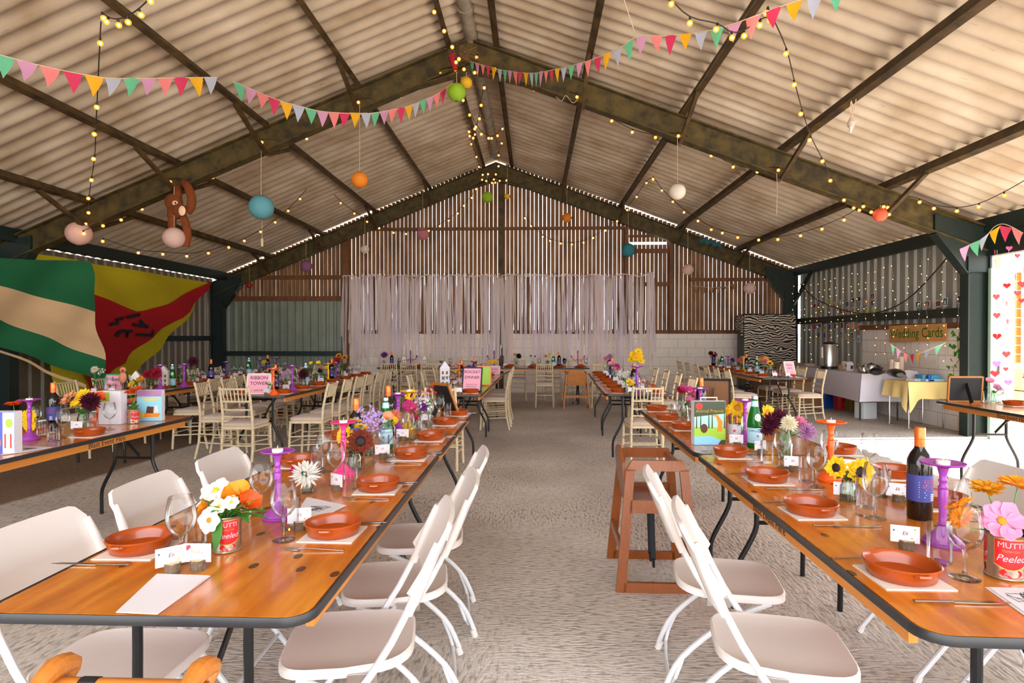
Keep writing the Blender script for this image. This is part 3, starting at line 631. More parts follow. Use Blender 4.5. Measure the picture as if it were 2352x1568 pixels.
# ---- flowers
def head(kind,c1,c2,s=1):
    """returns [(mesh builder, material, name)] for a flower head facing +Z at the origin, radius about .04*s"""
    p=MB(); c=MB()
    if kind=='daisy' or kind=='sun' or kind=='cosmos':
        n={'daisy':16,'sun':15,'cosmos':8}[kind]; wd={'daisy':.0075,'sun':.009,'cosmos':.017}[kind]; layers=(0,) if kind=='cosmos' else (0,1)
        for ly in layers:
            for k in range(n):
                a=2*PI*(k+.5*ly)/n+R.uniform(-.06,.06); L=(.042-.006*ly)*s*R.uniform(.9,1.08); M=Matrix.Rotation(a,4,'Z')@Matrix.Rotation(-R.uniform(.0,.3)-.12*ly,4,'Y')
                w=wd*s; p.add([(.006*s,0,0),(.018*s,-w*.8,.002*s),(L*.75,-w,.001*s),(L,-w*.2,-.001),(L,w*.2,-.001),(L*.75,w,.001*s),(.018*s,w*.8,.002*s),(L*.55,0,-.0035*s)],[(0,1,7,6),(1,2,7),(2,3,4,7),(4,5,7),(5,6,7)],M)
        c.ball((0,0,.002*s),{'daisy':.011,'sun':.018,'cosmos':.009}[kind]*s,10,sc=(1,1,.5))
    elif kind=='mum':
        for ly in range(7):
            n=18-ly*2
            for k in range(n):
                a=2*PI*(k+.5*(ly%2))/n+R.uniform(-.08,.08); el=-.5+ly*.30+R.uniform(-.08,.08); L=.047*s*R.uniform(.85,1.1)*(1-.04*ly); M=Matrix.Rotation(a,4,'Z')@Matrix.Rotation(-el,4,'Y'); w=.0042*s
                p.add([(.004*s,-w*.6,0),(.004*s,w*.6,0),(L*.7,w,.004*s),(L*.7,-w,.004*s),(L,0,.010*s),(L*.7,0,.0)],[(0,5,3),(0,1,5),(1,2,5),(2,4,5),(4,3,5)],M)
        c.ball((0,0,.008*s),.010*s,8)
    elif kind=='cup':
        for k in range(5):
            a=2*PI*k/5; M=Matrix.Rotation(a,4,'Z')@Matrix.Rotation(-.85,4,'Y')
            p.add([(0,0,0),(.018*s,-.016*s,.003*s),(.038*s,-.017*s,0),(.045*s,0,-.004*s),(.038*s,.017*s,0),(.018*s,.016*s,.003*s),(.022*s,0,-.006*s)],[(0,1,6),(1,2,6),(2,3,6),(3,4,6),(4,5,6),(5,0,6)],M)
        c.ball((0,0,.009*s),.007*s,8)
    elif kind=='cluster':
        for k in range(34):
            a=R.uniform(0,2*PI); q=R.uniform(0,1)**.5; x,y=.042*s*q*math.cos(a),.042*s*q*math.sin(a); z=.026*s*(1-q*q)+R.uniform(-.004,.004); r=.0065*s
            M=Matrix.Translation((x,y,z))@Matrix.Rotation(R.uniform(0,1),4,'Z')@Matrix.Rotation(R.uniform(-.5,.5),4,'X')
            p.add([(0,0,0)]+[((r if j%2==0 else r*.5)*math.cos(j*PI/5),(r if j%2==0 else r*.5)*math.sin(j*PI/5),.001) for j in range(10)],[(0,1+j,1+(j+1)%10) for j in range(10)],M)
        for k in range(6): a=k*PI/3; c.tube([(0,0,-.02*s),(.025*s*math.cos(a),.025*s*math.sin(a),.006*s)],.0012*s,4)
    return p,c
HEADS={}
def flower(parent,kind,c1,c2,pos,aim,s=1.0):
    k=(kind,c1,c2,round(s,2))
    if k not in HEADS:
        p,c=head(kind,c1,c2,s); a=p.build('flower_head',c1); b=c.build('flower_center',c2); HEADS[k]=(a.data,b.data); bpy.data.objects.remove(a); bpy.data.objects.remove(b)
    A,B=HEADS[k]
    o=bpy.data.objects.new('flower_head',A); COL.objects.link(o); o.parent=parent; o.location=pos; o.rotation_euler=Vector(aim).to_track_quat('Z','Y').to_euler()
    q=bpy.data.objects.new('flower_center',B); COL.objects.link(q); q.parent=o
    return o
def leaf_mb(mb,base,tip,w,fold=.15,droop=0):
    base=Vector(base);tip=Vector(tip);d=tip-base; u=Vector((0,0,1)); r=d.cross(u); r=r.normalized() if r.length>1e-5 else Vector((1,0,0)); n=8
    def fn(a,b):
        p=base+d*b+Vector((0,0,droop*math.sin(b*PI))); ww=w*math.sin(PI*min(.98,b*.93+.05))**.8; return p+r*(a-.5)*2*ww+u*abs(a-.5)*2*ww*fold
    mb.grid(fn,2,n)
def bouquet(label,loc,flowers,h0,spread=.03,leaves=5,leafm='leaf',group=None,big=None,nstem=None,name='flower_bunch'):
    """flowers: (kind,c1,c2,dx,dy,z,scale[,aim]); stems drop from heads into the vase mouth at h0"""
    t=thing(name,label,'flowers',loc,0,group)
    st=MB()
    for f in flowers:
        kind,c1,c2,dx,dy,z,s=f[:7]; aim=f[7] if len(f)>7 else (dx*4,-.75+dy*2,.75)
        flower(t,kind,c1,c2,(dx,dy,z),aim,s)
        a=Vector(aim).normalized(); st.tube([Vector((dx,dy,z))-a*.004,Vector((dx*.8,dy*.8,z-.03)),(dx*.25,dy*.25,h0),(-dx*.3,-dy*.3,.02)],.0018,5,smooth_steps=3)
    st.build('stems','stem',t,smooth=True)
    lm=MB()
    for i in range(leaves):
        a=2*PI*i/max(1,leaves)+R.uniform(-.3,.3); L=R.uniform(.04,.075)*(1+spread*6); leaf_mb(lm,(math.cos(a)*.01,math.sin(a)*.01,h0-.005),(math.cos(a)*L,math.sin(a)*L,h0+R.uniform(0,.06)),.011,droop=.012)
    for b in (big or []): leaf_mb(lm,b[0],b[1],b[2],droop=b[3] if len(b)>3 else .01)
    if lm.v: lm.build('leaves',leafm,t,smooth=True)
    return t
def mk_jar(r=.032,h=.10,neck=.8):
    o=MB().lathe([(0,.002),(r*.95,.002),(r,.006),(r,h*.75),(r*neck,h*.86),(r*neck,h),(r*neck-.002,h),(r*neck-.002,h*.86),(r-.002,h*.74),(r-.003,.01),(0,.008)],24).build('glass_vase','jar_glass',smooth=True,angle=50)
    return tag(o,'clear glass jar vase','vase')
def mk_can(words=True,rot=0):
    t=thing('tomato_can','opened tomato can used as a vase','can')
    prof=[(0,.001),(.0405,.001),(.042,.003),(.040,.006)]+[(.0405-.0012*((i%2)),.010+i*.006) for i in range(5)]+[(.0405,.042),(.0405,.098)]+[(.0412,.104),(.0425,.1065),(.041,.109),(.0395,.108),(.039,.02),(0,.018)]
    MB().lathe(prof,36).build('body','can_metal',t,smooth=True,angle=40)
    wrap=lambda r,z,a0:(lambda v:Vector((r*math.sin(v.x/r+a0),-r*math.cos(v.x/r+a0),z+v.y)))
    def patch(a0,a1,z0,z1,r,m,name,cut=0):
        mb=MB(); mb.grid(lambda u,v:(r*math.sin(a0+(a1-a0)*u),-r*math.cos(a0+(a1-a0)*u),z0-cut*math.sin(PI*u)*(1-v)+(z1-z0)*v),16,2); return mb.build(name,m,t,smooth=True)
    for a in (0+rot,2.1+rot,4.2+rot):
        patch(a-.85,a+.85,.036,.101,.0409,'can_gold','label_border',.012)
        l=patch(a-.80,a+.80,.040,.099,.0412,'can_red','label',.012)
        textmb('MUTTI',.019,.0002,wrap(.0415,.086,a)).build('lettering','label_white',l)
        textmb('Peeled',.023,.0002,wrap(.0415,.054,a),shear=.35).build('lettering','label_white',l)
        textmb('TOMATOES',.007,.0002,wrap(.0415,.0715,a)).build('lettering','can_gold',l)
        mb=MB(); mb.add([wrap(.0413,.019,a)(Vector((.024*math.cos(k*PI/10),.012*math.sin(k*PI/10),0))) for k in range(20)],[tuple(range(20))]); e=mb.build('seal','can_red',t)
        textmb('400g NET',.007,.0002,wrap(.0416,.017,a)).build('lettering','label_white',e)
    return t
PR={}
def proto(k,fn): 
    if k not in PR: PR[k]=fn()
    return PR[k]
for c_ in (): pass
def put(k,x,y,z=TZ,rz=None,sc=1,rx=0,ry=0):
    fns=dict(bowl=mk_bowl,glass=mk_glass,tumbler=mk_tumbler,fork=mk_fork,knife=mk_knife,napkin=mk_napkin,log=mk_log,card=mk_card,wine=mk_wine,water=mk_water,tealight=mk_tealight,jar=mk_jar,
      hallie=lambda:mk_card('Hallie'),can=mk_can,chair=chiavari,fold=folding,**{'s_'+m:(lambda m=m:mk_stick(m)) for m in ('purple','pink','orange','yellow','dark_purple')})
    if k not in fns: raise KeyError(k)
    return place(proto(k,fns[k]),(x,y,z),R.uniform(-.1,.1) if rz is None else rz,sc=sc,rx=rx,ry=ry)
DESC=dict(bowl='terracotta dish',glass='wine glass',tumbler='straight glass tumbler',fork='dinner fork',knife='dinner knife',napkin='cream paper napkin',log='log slice card holder',card='white place card',wine='red wine bottle with orange cap',water='green sparkling water bottle',tealight='white tealight candle',jar='clear glass jar vase',chair='limewashed chair')
GRP=dict(bowl='terracotta dishes',glass='wine glasses',tumbler='glass tumblers',fork='forks',knife='knives',napkin='paper napkins',log='log slice card holders',card='place cards',wine='wine bottles',water='water bottles',tealight='tealights',jar='glass jar vases',chair='limewashed chiavari chairs')
def aput(k,x,y,where,z=TZ,rz=None,sc=1,rx=0,ry=0):
    o=put(k,x,y,z,rz,sc,rx,ry); kk=k if k in DESC else ('card' if k=='hallie' else None)
    d=DESC[kk] if kk else {'s_':1}.get(k[:2]) and k[2:].replace('_',' ')+' candlestick' 
    auto(o,d,where,(GRP[kk] if kk else 'coloured candlesticks')+' on the dinner tables' if k not in('chair',) else GRP[kk]+' along the tables')
    if k=='chair': o['group']='limewashed chiavari chairs at the tables'
    return o
# ================================================================ dinner rows
def P2(px,py): v=TT(px,py); return v.x,v.y
# front rows
def cx_at(px,Y): return AY(px,900,Y).x
trestle('varnished trestle table nearest on left front row, knots and scratches on its bare end',-.928,2.375,L=1.99,W=.80)
trestle('second trestle table of left front row, end-on to the first, photo frame at far end',-.905,4.30,L=1.82)
trestle('varnished trestle table nearest on right front row, large tomato can at its near end',1.30,2.36,L=2.04,W=.82,rz=-.022,writing=-1)
trestle('second trestle table of right front row, carrying the animal picture book',1.345,4.42,L=2.05,W=.82,rz=-.022)
trestle('trestle table on the left with hire lettering and pirate picture book',-3.2,3.92,L=1.95,rz=-.02,writing=1)
trestle('trestle table with hire lettering in front of the green door post',4.50,5.32,L=1.98,W=.8,rz=-.01,writing=-1)
# middle rows
trestle('trestle table holding the rocket dinner sign, nearer of its row',-.95,7.70,L=1.93,rz=-.02)
trestle('trestle table behind the rocket dinner sign table, far one of its row',-.92,9.68,L=1.93,rz=-.02)
trestle('trestle table with chair at its near end and tall yellow flowers, right middle row',1.23,7.84,L=1.95,rz=-.035)
trestle('far trestle table of right middle row, ending near the head table',1.33,9.86,L=1.95,rz=-.035)
trestle('trestle table before the zebra cloth, nearest of its row',3.97,10.6,L=1.95)
trestle('trestle table before the zebra cloth, farther one of its row',3.97,12.6,L=1.95)
trestle('trestle table with the pink ribbon tower sign at its near end',-3.10,7.50,L=1.95,rz=-.03)
trestle('far trestle table of the ribbon tower row',-3.04,9.50,L=1.95,rz=-.03)
trestle('trestle table with pyramid sign by the hanging flags',-4.85,7.30,L=1.9)
trestle('middle trestle table of the row along the flag wall',-4.85,9.27,L=1.9)
trestle('farthest trestle table of the row along the flag wall',-4.85,11.24,L=1.9)
trestle('head trestle table behind the second high chair, magenta candelabra on it',.08,12.9,L=2.18,rz=PI/2)
trestle('head trestle table left end with three chairs backing onto the hall',-2.3,12.9,L=2.0,rz=PI/2)
# chairs --------------------------------------------------------------------------------
def ch(x,y,face,where,jit=.06):
    rz={'N':0,'S':PI,'E':-PI/2,'W':PI/2}[face]+R.uniform(-jit,jit)
    return aput('chair',x,y,where,z=0,rz=rz)
def fc(x,y,face,label,rot=0):
    rz={'N':0,'E':-PI/2,'W':PI/2}[face]+rot
    o=place(proto('fold',folding),(x,y,0),rz,label,'white folding chairs at the front rows',sc=.965); return o
fc(-.60,1.96,'W','white folding chair nearest on aisle side of left front table, whole seat showing',.16)
fc(-.56,2.44,'W','white folding chair between two others on aisle side of left front table',.15)
fc(-.56,2.98,'W','white folding chair farthest on aisle side of left front table',.12)
fc(-1.27,1.80,'E','white folding chair at the left front table corner, its back cut by picture edge',-.04)
fc(-1.27,2.38,'E','white folding chair behind the tomato can flowers, middle of three backs',.02)
fc(-1.25,2.92,'E','white folding chair with only its rounded back showing beyond purple candlestick',.0)
fc(.80,1.98,'E','white folding chair nearest on aisle side of right front table, seat fully showing',-.18)
fc(.80,2.52,'E','white folding chair beside the wooden high chair, seat half under another back',-.15)
fc(1.80,2.72,'W','white folding chair beyond the right front table, back seen behind purple candlestick',.0)
fc(1.80,2.12,'W','white folding chair beyond the right front table, only its legs showing below',.0)
fc(1.80,1.58,'W','white folding chair outside the nearest corner of right front table',.0)
# head of rows
ch(-3.16,6.50,'N','turned away at the end of the ribbon tower row',.02)
ch(-.98,6.52,'N','turned away at the end of the rocket sign row',.02)
ch(1.22,6.72,'N','turned away at the end of the right middle row',.02)
for y in (6.95,7.55,8.1,8.6,9.15,9.75): ch(-2.60,y,'W','on aisle side of the ribbon tower row')
for y in (7.0,7.6,8.2,8.8,9.4,10.0): ch(-3.68,y,'E','on wall side of the ribbon tower row')
for y in (7.6,8.2,8.8,9.4,10.0,10.6,11.3): ch(-4.35,y,'W','on inner side of the flag wall row')
for y in (7.0,7.6,8.3,9.0,9.7,10.4): ch(-5.35,y,'E','on wall side of the flag wall row')
for y in (9.25,9.85,10.4): ch(-.60,y,'W','on aisle side of the rocket sign row')
for y in (8.2,9.2,10.3): ch(-1.45,y,'E','on outer side of the rocket sign row')
for y in (8.0,8.8,9.6,10.4): ch(1.86,y,'W','on outer side of the right middle row')
for y in (9.95,10.55,11.15,11.85,12.5,13.2): ch(3.42,y,'E','on aisle side of the zebra cloth row')
for y in (10.0,10.7,11.4): ch(4.46,y,'W','on wall side of the zebra cloth row')
for x in (-2.93,-2.52,-2.10): auto(put('chair',x,12.28,0,R.uniform(-.04,.04)),'limewashed chair','turned away at left head table','limewashed chiavari chairs at the tables',key=x)
ch(.23,12.18,'N','beside the far high chair'); ch(1.34,12.15,'N','at right end of the head table')
for x in (-.35,.45,.95,1.6): auto(put('chair',x,13.42,0,PI),'limewashed chair','behind the head table','limewashed chiavari chairs at the tables',key=x)
for x in (-1.5,-2.2,-2.9): auto(put('chair',x,13.42,0,PI),'limewashed chair','behind the left head table','limewashed chiavari chairs at the tables',key=x)
# high chairs
h=highchair(); place(h,(.70,3.60,0),-PI/2-.02,'dark-stained wooden high chair beside the right front table, black straps hanging')
h=highchair(True); place(h,(.85,11.98,0),0,'light wooden high chair with rounded back at the head table')
h=highchair(True,.738,.145); place(h,(-.795,1.02,0),0,'wooden high chair at lower left edge, only its top rails showing')
# ------------------------------------------------------------------ left front row, laid piece by piece
LA='on aisle side of left front row'; LO='on outer side of left front row'
RA='on aisle side of right front row'; RO='on outer side of right front row'
def setting(px,py,where,side,knife=True,fork=True,nap=True,dy=0):
    x,y=P2(px,py); y+=.0
    if nap: aput('napkin',x+side*.0,y-.005,where,rz=R.uniform(-.04,.04))
    aput('bowl',x,y,where,z=TZ+.0036 if nap else TZ)
    return x,y
def cut(x,y,where,k,dy,dx=0,rz=None):
    aput(k,x+dx,y+dy,where,rz=(PI/2+R.uniform(-.05,.05)) if rz is None else rz)
for i,(px,py) in enumerate(((766,1226),(868,1124),(944,1051),(988,1009),(1023,974),(1050,953))):
    x,y=setting(px,py,LA,1); cut(x,y,LA,'fork',-.155,-.01,PI/2-.0); cut(x,y,LA,'knife',.12,.03,-PI/2)
for i,(px,py) in enumerate(((322,1262),(685,1068),(782,1008))):
    x,y=setting(px,py,LO,-1)
    cut(x,y,LO,'knife',-.13,-.06,PI/2); 
for i,(px,py) in enumerate(((2070,1325),(1862,1178),(1762,1104),(1678,1047),(1571,985),(1533,964),(1508,943))):
    x,y=setting(px,py,RA,-1); cut(x,y,RA,'knife',-.16,.05,PI/2+PI)
    if i<6: cut(x,y,RA,'fork',.13,-.03,-PI/2)
for i,(px,py) in enumerate(((1926,1040),(2056,1094),(2160,1160))):
    x,y=setting(px,py,RO,1)
def at(k,px,py,where,**kw): x,y=P2(px,py); return aput(k,x,y,where,**kw)
for px,py in ((416,1290),(652,1240),(600,1180)): at('glass',px,py,'by the daisy-filled can on left front row',sc=1.02)
for px,py in ((772,1112),(745,1083),(886,1050),(938,1010),(985,975),(1010,962)): at('glass',px,py,'along the middle of left front row')
for px,py in ((450,1250),(668,1214),(805,1103),(728,1074),(904,1045),(947,1008),(975,985),(1028,957),(556,1190)): at('tumbler',px,py,'along the middle of left front row')
for px,py in ((2216,1328),(2196,1240),(2010,1190)): at('glass',px,py,'at near end of right front row',sc=1.06)
for px,py in ((1876,1118),(1797,1073),(1905,1075),(1995,1085),(1718,1020),(1560,972)): at('glass',px,py,'along the middle of right front row')
for px,py in ((2158,1290),(1988,1165),(2025,1140),(1852,1105),(1762,1062),(1740,1018),(1590,975),(1550,960),(1640,985)): at('tumbler',px,py,'along the middle of right front row')
def logcard(px,py,where,rz=0,k='card',dz=0):
    x,y=P2(px,py); aput('log',x,y,where,rz=R.uniform(0,3)); aput(k,x-.004,y-.0+.001,where,z=TZ+.018,rz=rz)
logcard(396,1316,'at near end of left front row',.75); logcard(456,1308,'beside glass at near end of left front row',.02,'hallie')
logcard(690,1216,'before the purple candlestick on left front row',.25,'card'); logcard(775,1128,'before the pink candlestick on left front row',-.6)
logcard(880,1052,'before the green water bottle on left front row',.35); logcard(926,1012,'before second purple candlestick on left front row',0); logcard(978,973,'near the photo frame on left front row',.4)
logcard(2082,1262,'by the wine bottle on right front row',-.35); logcard(1942,1150,'by the sunflowers on right front row',-.45); logcard(1823,1082,'by the dahlias on right front row',-.35)
logcard(1748,1042,'in front of green bottle on right front row',.35); logcard(1693,1026,'by the animal book on right front row',-.2); logcard(2064,1152,'beyond the sunflower jar on right front row',-.4); logcard(1950,1090,'beyond the orange candlestick on right front row',-.4)
logcard(2362,1330,'by the big tomato can on right front row',.2)
def stick(m,px,py,where,tl=True,sc=1):
    x,y=P2(px,py); o=put('s_'+m,x,y,sc=sc); o['label']=m.replace('_',' ')+' turned candlestick '+where; o['group']='coloured candlesticks on the dinner tables'
    if tl:
        q=put('tealight',x,y,TZ+.2405*sc); q['label']='white tealight on the '+m.replace('_',' ')+' candlestick '+where; q['group']='tealights on the candlesticks'
stick('purple',638,1190,'behind the daisy-filled can on left front row',sc=1.0); stick('pink',789,1092,'beside the dark red sunflower',sc=1.04); stick('purple',914,992,'beyond the green bottle on left front row',sc=1.08)
stick('yellow',940,984,'near far end of left front row',sc=1.1)
stick('purple',2165,1250,'in front of the wine bottle, right front row',sc=1.06); stick('orange',1908,1103,'among glasses on right front row',sc=1.1); stick('purple',1711,1012,'behind the green bottle, right front row',sc=1.05); stick('purple',1608,968,'behind the wine bottle, far right front',sc=1.05)
stick('purple',68,1010,'on the pirate book table',sc=1.05); stick('orange',224,966,'behind dark dahlia on the pirate book table',sc=.9)
def bottle(k,px,py,label,sc=1,rz=0):
    x,y=P2(px,py); o=put(k,x,y,sc=sc,rz=rz); o['label']=label; o['group']=('wine' if k=='wine' else 'water')+' bottles on the dinner tables'; return o
bottle('wine',2112,1190,'large dark wine bottle with blue city label and orange cap, right front row',1.1,.25)
bottle('wine',1610,962,'wine bottle behind the animal picture book on right front row',1.1)
bottle('wine',818,1045,'wine bottle behind the sunflowers on left front row',1.05)
bottle('wine',892,1000,'wine bottle behind the green water bottle on left front row',1.1)
bottle('water',886,1030,'green sparkling water bottle on left front row',1.08)
bottle('water',1733,1027,'green sparkling water bottle beside yellow sunflowers, right front row',1.1,.2)
bottle('wine',123,986,'wine bottle with orange cap on the pirate book table',1.1)
# paper on the near end
mb=MB()
a,b,c,d=[TT(*p) for p in ((268,1408),(366,1320),(484,1324),(362,1412))]
for i in range(3):
    z=TZ+.001+i*.0022; o_=i*.004
    mb.add([(p.x+o_*(.5 if j<2 else -.2),p.y-.004*i,z) for j,p in enumerate((a,d,c,b))]+[(p.x+o_*(.5 if j<2 else -.2),p.y-.004*i,z+.0018) for j,p in enumerate((a,d,c,b))],[(3,2,1,0),(4,5,6,7),(0,1,5,4),(1,2,6,5),(2,3,7,6),(3,0,4,7)])
tag(mb.build('folded_menu','white_paper'),'long folded white menu card at bare near end of left front table','paper')
def leaflet(pts,label,name='drawing_leaflet'):
    P_=[TT(*p) for p in pts]; mb=MB(); q=[(p.x,p.y) for p in P_]
    A=sum(q[i][0]*q[(i+1)%4][1]-q[(i+1)%4][0]*q[i][1] for i in range(4)); 
    if A<0: q=q[::-1]
    mb.slab(q,TZ+.001,TZ+.0025); cx=sum(p[0] for p in q)/4; cy=sum(p[1] for p in q)/4
    mb.slab([((p[0]-cx)*.98+cx+.006,(p[1]-cy)*.98+cy-.004) for p in q],TZ+.003,TZ+.005)
    o=tag(mb.build(name,'white_paper'),label,'leaflet'); ik=MB()
    for i in range(9):
        p=[Vector((cx+R.uniform(-.04,.05),cy+R.uniform(-.03,.04),TZ+.0054)) for _ in range(3)]; ik.tube(p,.0006,4,smooth_steps=3)
    ik.build('line_drawing','ink',o); return o
leaflet(((668,1200),(704,1143),(795,1162),(735,1190)),'white leaflet with line drawing behind the purple candlestick')
leaflet(((2262,1350),(2360,1420),(2480,1400),(2345,1352)),'white leaflet at lower right corner of right front row')
leaflet(((0,1046),(75,1036),(120,1028),(52,1024)),'white leaflet at near end of the pirate book table')
# --- vases and flowers
def vase(kind,px,py,label,r=.03,h=.10):
    x,y=P2(px,py); o=mk_jar(r,h); o.location=(x,y,TZ); o['label']=label; return (x,y,TZ)
x,y=P2(521,1262); cn=mk_can(rot=.55); place(cn,(x,y,TZ),0,'red tomato can vase of white and orange flowers, left front row')
bouquet('bunch of white cosmos and orange flowers in tomato can, left front row',(x,y,TZ),[('cosmos','f_white','f_yellow',-.05,.03,.175,1.15,(-.1,-.5,.8)),('cosmos','f_white','f_golden',-.03,-.045,.105,.95,(-.2,-1,.25)),('cosmos','f_white','f_yellow',-.085,.04,.145,1.0,(-.6,-.3,.7)),
 ('cup','f_orange','f_golden',.035,.01,.165,1.15,(.1,-.5,.8)),('cup','f_deep_orange','f_golden',.065,.0,.14,1.1,(.5,-.4,.6)),('cosmos','f_cream','f_yellow',.03,-.03,.155,.6,(0,-.8,.6)),('cosmos','f_cream','f_yellow',-.005,-.035,.145,.6,(0,-.8,.5)),('cup','f_orange','f_golden',-.06,-.0,.13,.8,(-.8,-.3,.3)),('cup','f_orange','f_golden',.01,.02,.16,.9)],
 .11,leaves=9,big=[((.02,-.02,.11),(.12,-.03,.165),.014),((.02,-.01,.11),(.135,-.02,.125),.013),((.02,-.02,.11),(.15,-.04,.11),.012),((.0,-.04,.115),(-.005,-.062,.015),.017,.0),((.03,.0,.11),(.09,-.04,.095),.012)])
x,y,z=vase('jar',705,1132,'small green-stemmed jar vase of the white chrysanthemum',.026,.05)
bouquet('large white chrysanthemum with a small hot pink bloom beside it',(x,y,z),[('mum','f_white','f_cream',.0,-.015,.085,1.5,(0,-.6,.8)),('mum','f_hot','f_red',-.06,.03,.085,.7)],.05,leaves=4,leafm='leaf_dark')
x,y,z=vase('jar',816,1078,'clear jar vase of the dark red sunflower',.034,.085)
bouquet('sunflowers, one dark red, one yellow, in jar on left front row',(x,y,z),[('sun','f_rust','f_dark',.035,-.03,.145,1.6,(.35,-1,.25)),('sun','f_yellow','f_dark',-.045,-.02,.175,1.15,(-.3,-1,.3)),('sun','f_yellow','leaf',-.01,.03,.235,1.0,(.0,.2,1)),('sun','f_yellow','leaf',.02,.03,.205,.9,(.2,-.1,1)),('cluster','f_lilac','f_mauve',.06,.06,.22,1.3)],.085,leaves=6)
x,y,z=vase('jar',846,1045,'clear jar vase of lilac statice',.03,.08)
bouquet('lilac statice and peach blooms in jar, left front row',(x,y,z),[('cluster','f_lilac','f_mauve',-.02,.0,.22,1.7),('cluster','f_lilac','f_mauve',.04,0,.19,1.6),('cluster','f_lilac','f_mauve',.02,-.03,.15,1.5),('cup','f_peach','f_golden',.10,.02,.2,1.0)],.08,leaves=5)
x,y,z=vase('jar',955,985,'clear jar vase of hot pink gerberas',.034,.09)
bouquet('hot pink gerberas, sunflower and purple asters, left front row',(x,y,z),[('daisy','f_hot','f_golden',-.05,-.02,.17,1.2),('daisy','f_hot','f_golden',-.02,-.05,.155,1.1),('sun','f_yellow','f_dark',-.04,.02,.24,1.05,(-.1,-1,.3)),('cluster','f_mauve','f_white',.02,.02,.22,1.6),('cluster','f_white','f_white',.05,0,.17,1.5),('mum','f_purple','f_dark',.06,-.03,.16,.9),('daisy','f_red','f_dark',.0,-.06,.09,.9)],.09,leaves=7)
x,y,z=vase('jar',985,962,'slim jar vase with red twigs, left front row',.024,.11)
bouquet('red twigs and small red buds near the photo frame',(x,y,z),[('cup','f_red','f_dark',.0,.0,.22,.55),('cup','f_red','f_dark',.05,.0,.2,.5),('cup','f_yellow','f_dark',-.04,.0,.19,.5),('cup','f_red','f_dark',.03,.0,.25,.5)],.11,leaves=5)
x,y,z=vase('jar',900,1002,'small jar vase of peach and yellow blooms behind green bottle',.028,.08)
bouquet('peach carnation and yellow lily behind green bottle, left front row',(x,y,z),[('mum','f_peach','f_peach',.02,0,.14,1.0),('cup','f_yellow','f_golden',.02,-.03,.09,1.1),('cup','f_yellow','f_golden',-.02,.0,.13,1)],.08,leaves=4)
# right front row
x,y=P2(2308,1322); cn=mk_can(rot=-.35); place(cn,(x,y,TZ),0,'big red tomato can vase of pink anemones, right front row',sc=1.12)
bouquet('pink anemones and orange marigolds in tomato can, right front row',(x,y,TZ),[('cosmos','f_pink','f_golden',-.045,-.045,.165,1.35,(.0,-.9,.5)),('cosmos','f_pink','f_golden',.06,-.05,.15,1.35,(.3,-.9,.4)),('daisy','f_orange','f_golden',-.12,.0,.195,.95,(-.3,.5,.8)),('daisy','f_orange','f_golden',-.13,-.02,.165,.9,(-.6,-.1,.6)),('daisy','f_golden','f_orange',-.035,.02,.235,1.05,(-.1,-.2,1)),('daisy','f_orange','f_golden',.05,.02,.245,1.3,(.1,-.2,1)),('daisy','f_orange','f_golden',.085,-.01,.20,.9)],
 .12,leaves=12,leafm='leaf_dark',big=[((.0,-.03,.12),(-.05,-.05,.15),.02),((.0,-.03,.12),(.03,-.06,.145),.022),((.0,-.03,.12),(.07,-.03,.15),.02)])
x,y,z=vase('jar',1948,1150,'textured amber jar vase of two sunflowers, right front row',.03,.085); 
bouquet('two yellow sunflowers with dark eyes in amber jar, right front row',(x,y,z),[('sun','f_yellow','f_dark',-.05,-.01,.135,1.1,(-.85,-.6,.2)),('sun','f_yellow','f_dark',.035,-.02,.12,1.4,(.15,-1,.25))],.085,leaves=5,leafm='leaf_dark')
x,y,z=vase('jar',1805,1055,'clear jar vase of mauve and cream dahlias',.036,.11)
bouquet('maroon, cream and mauve dahlias in clear jar, right front row',(x,y,z),[('mum','f_maroon','f_dark',-.07,.02,.2,1.3),('mum','f_maroon','f_dark',-.02,.04,.225,1.1),('mum','f_cream','f_cream',-.0,-.04,.2,1.1),('mum','f_mauve','f_maroon',.10,-.03,.155,1.2,(.5,-.8,.2)),('mum','f_pink','f_white',.075,.0,.2,.9),('mum','f_maroon','f_dark',-.10,-.0,.165,1.0)],.11,leaves=8)
x,y,z=vase('jar',1712,1008,'yellow glass vase of sunflowers beside the green bottle',.03,.10)
bouquet('bright yellow sunflowers either side of the green bottle, right front row',(x,y,z),[('sun','f_yellow','f_golden',-.05,-.0,.20,1.4,(-.3,-1,.3)),('sun','f_yellow','f_golden',-.02,-.02,.145,1.2,(-.2,-1,.2)),('sun','f_yellow','f_golden',.14,-.0,.17,1.3,(.4,-1,.3)),('sun','f_yellow','f_golden',.15,.0,.12,1.1,(.4,-1,.1))],.10,leaves=5,big=[((0,-.02,.1),(-.07,-.05,.09),.018)])
x,y,z=vase('jar',1572,958,'clear jar vase of pink orchids, right front row',.034,.10)
bouquet('pink orchids and magenta bloom with one long green leaf',(x,y,z),[('cup','f_hot','f_white',.03,-.01,.2,1.3),('cup','f_pink','f_hot',.06,-.02,.17,1.3),('cup','f_pink','f_hot',.03,-.02,.13,1.2),('mum','f_red','f_hot',-.02,.02,.225,1.0),('cup','f_hot','f_hot',-.01,.0,.22,1),('cup','f_pink','f_hot',.09,-.0,.15,1.1)],.1,leaves=4,big=[((0,0,.1),(-.16,-.02,.155),.025),((0,0,.1),(.11,.0,.28),.01)])
x,y,z=vase('jar',1655,975,'small vase of yellow blooms behind the animal book',.028,.09)
bouquet('yellow spidery blooms behind the animal picture book',(x,y,z),[('mum','f_yellow','f_yellow',-.02,0,.11,1.0),('mum','f_yellow','f_yellow',.04,0,.105,.9)],.09,leaves=4)
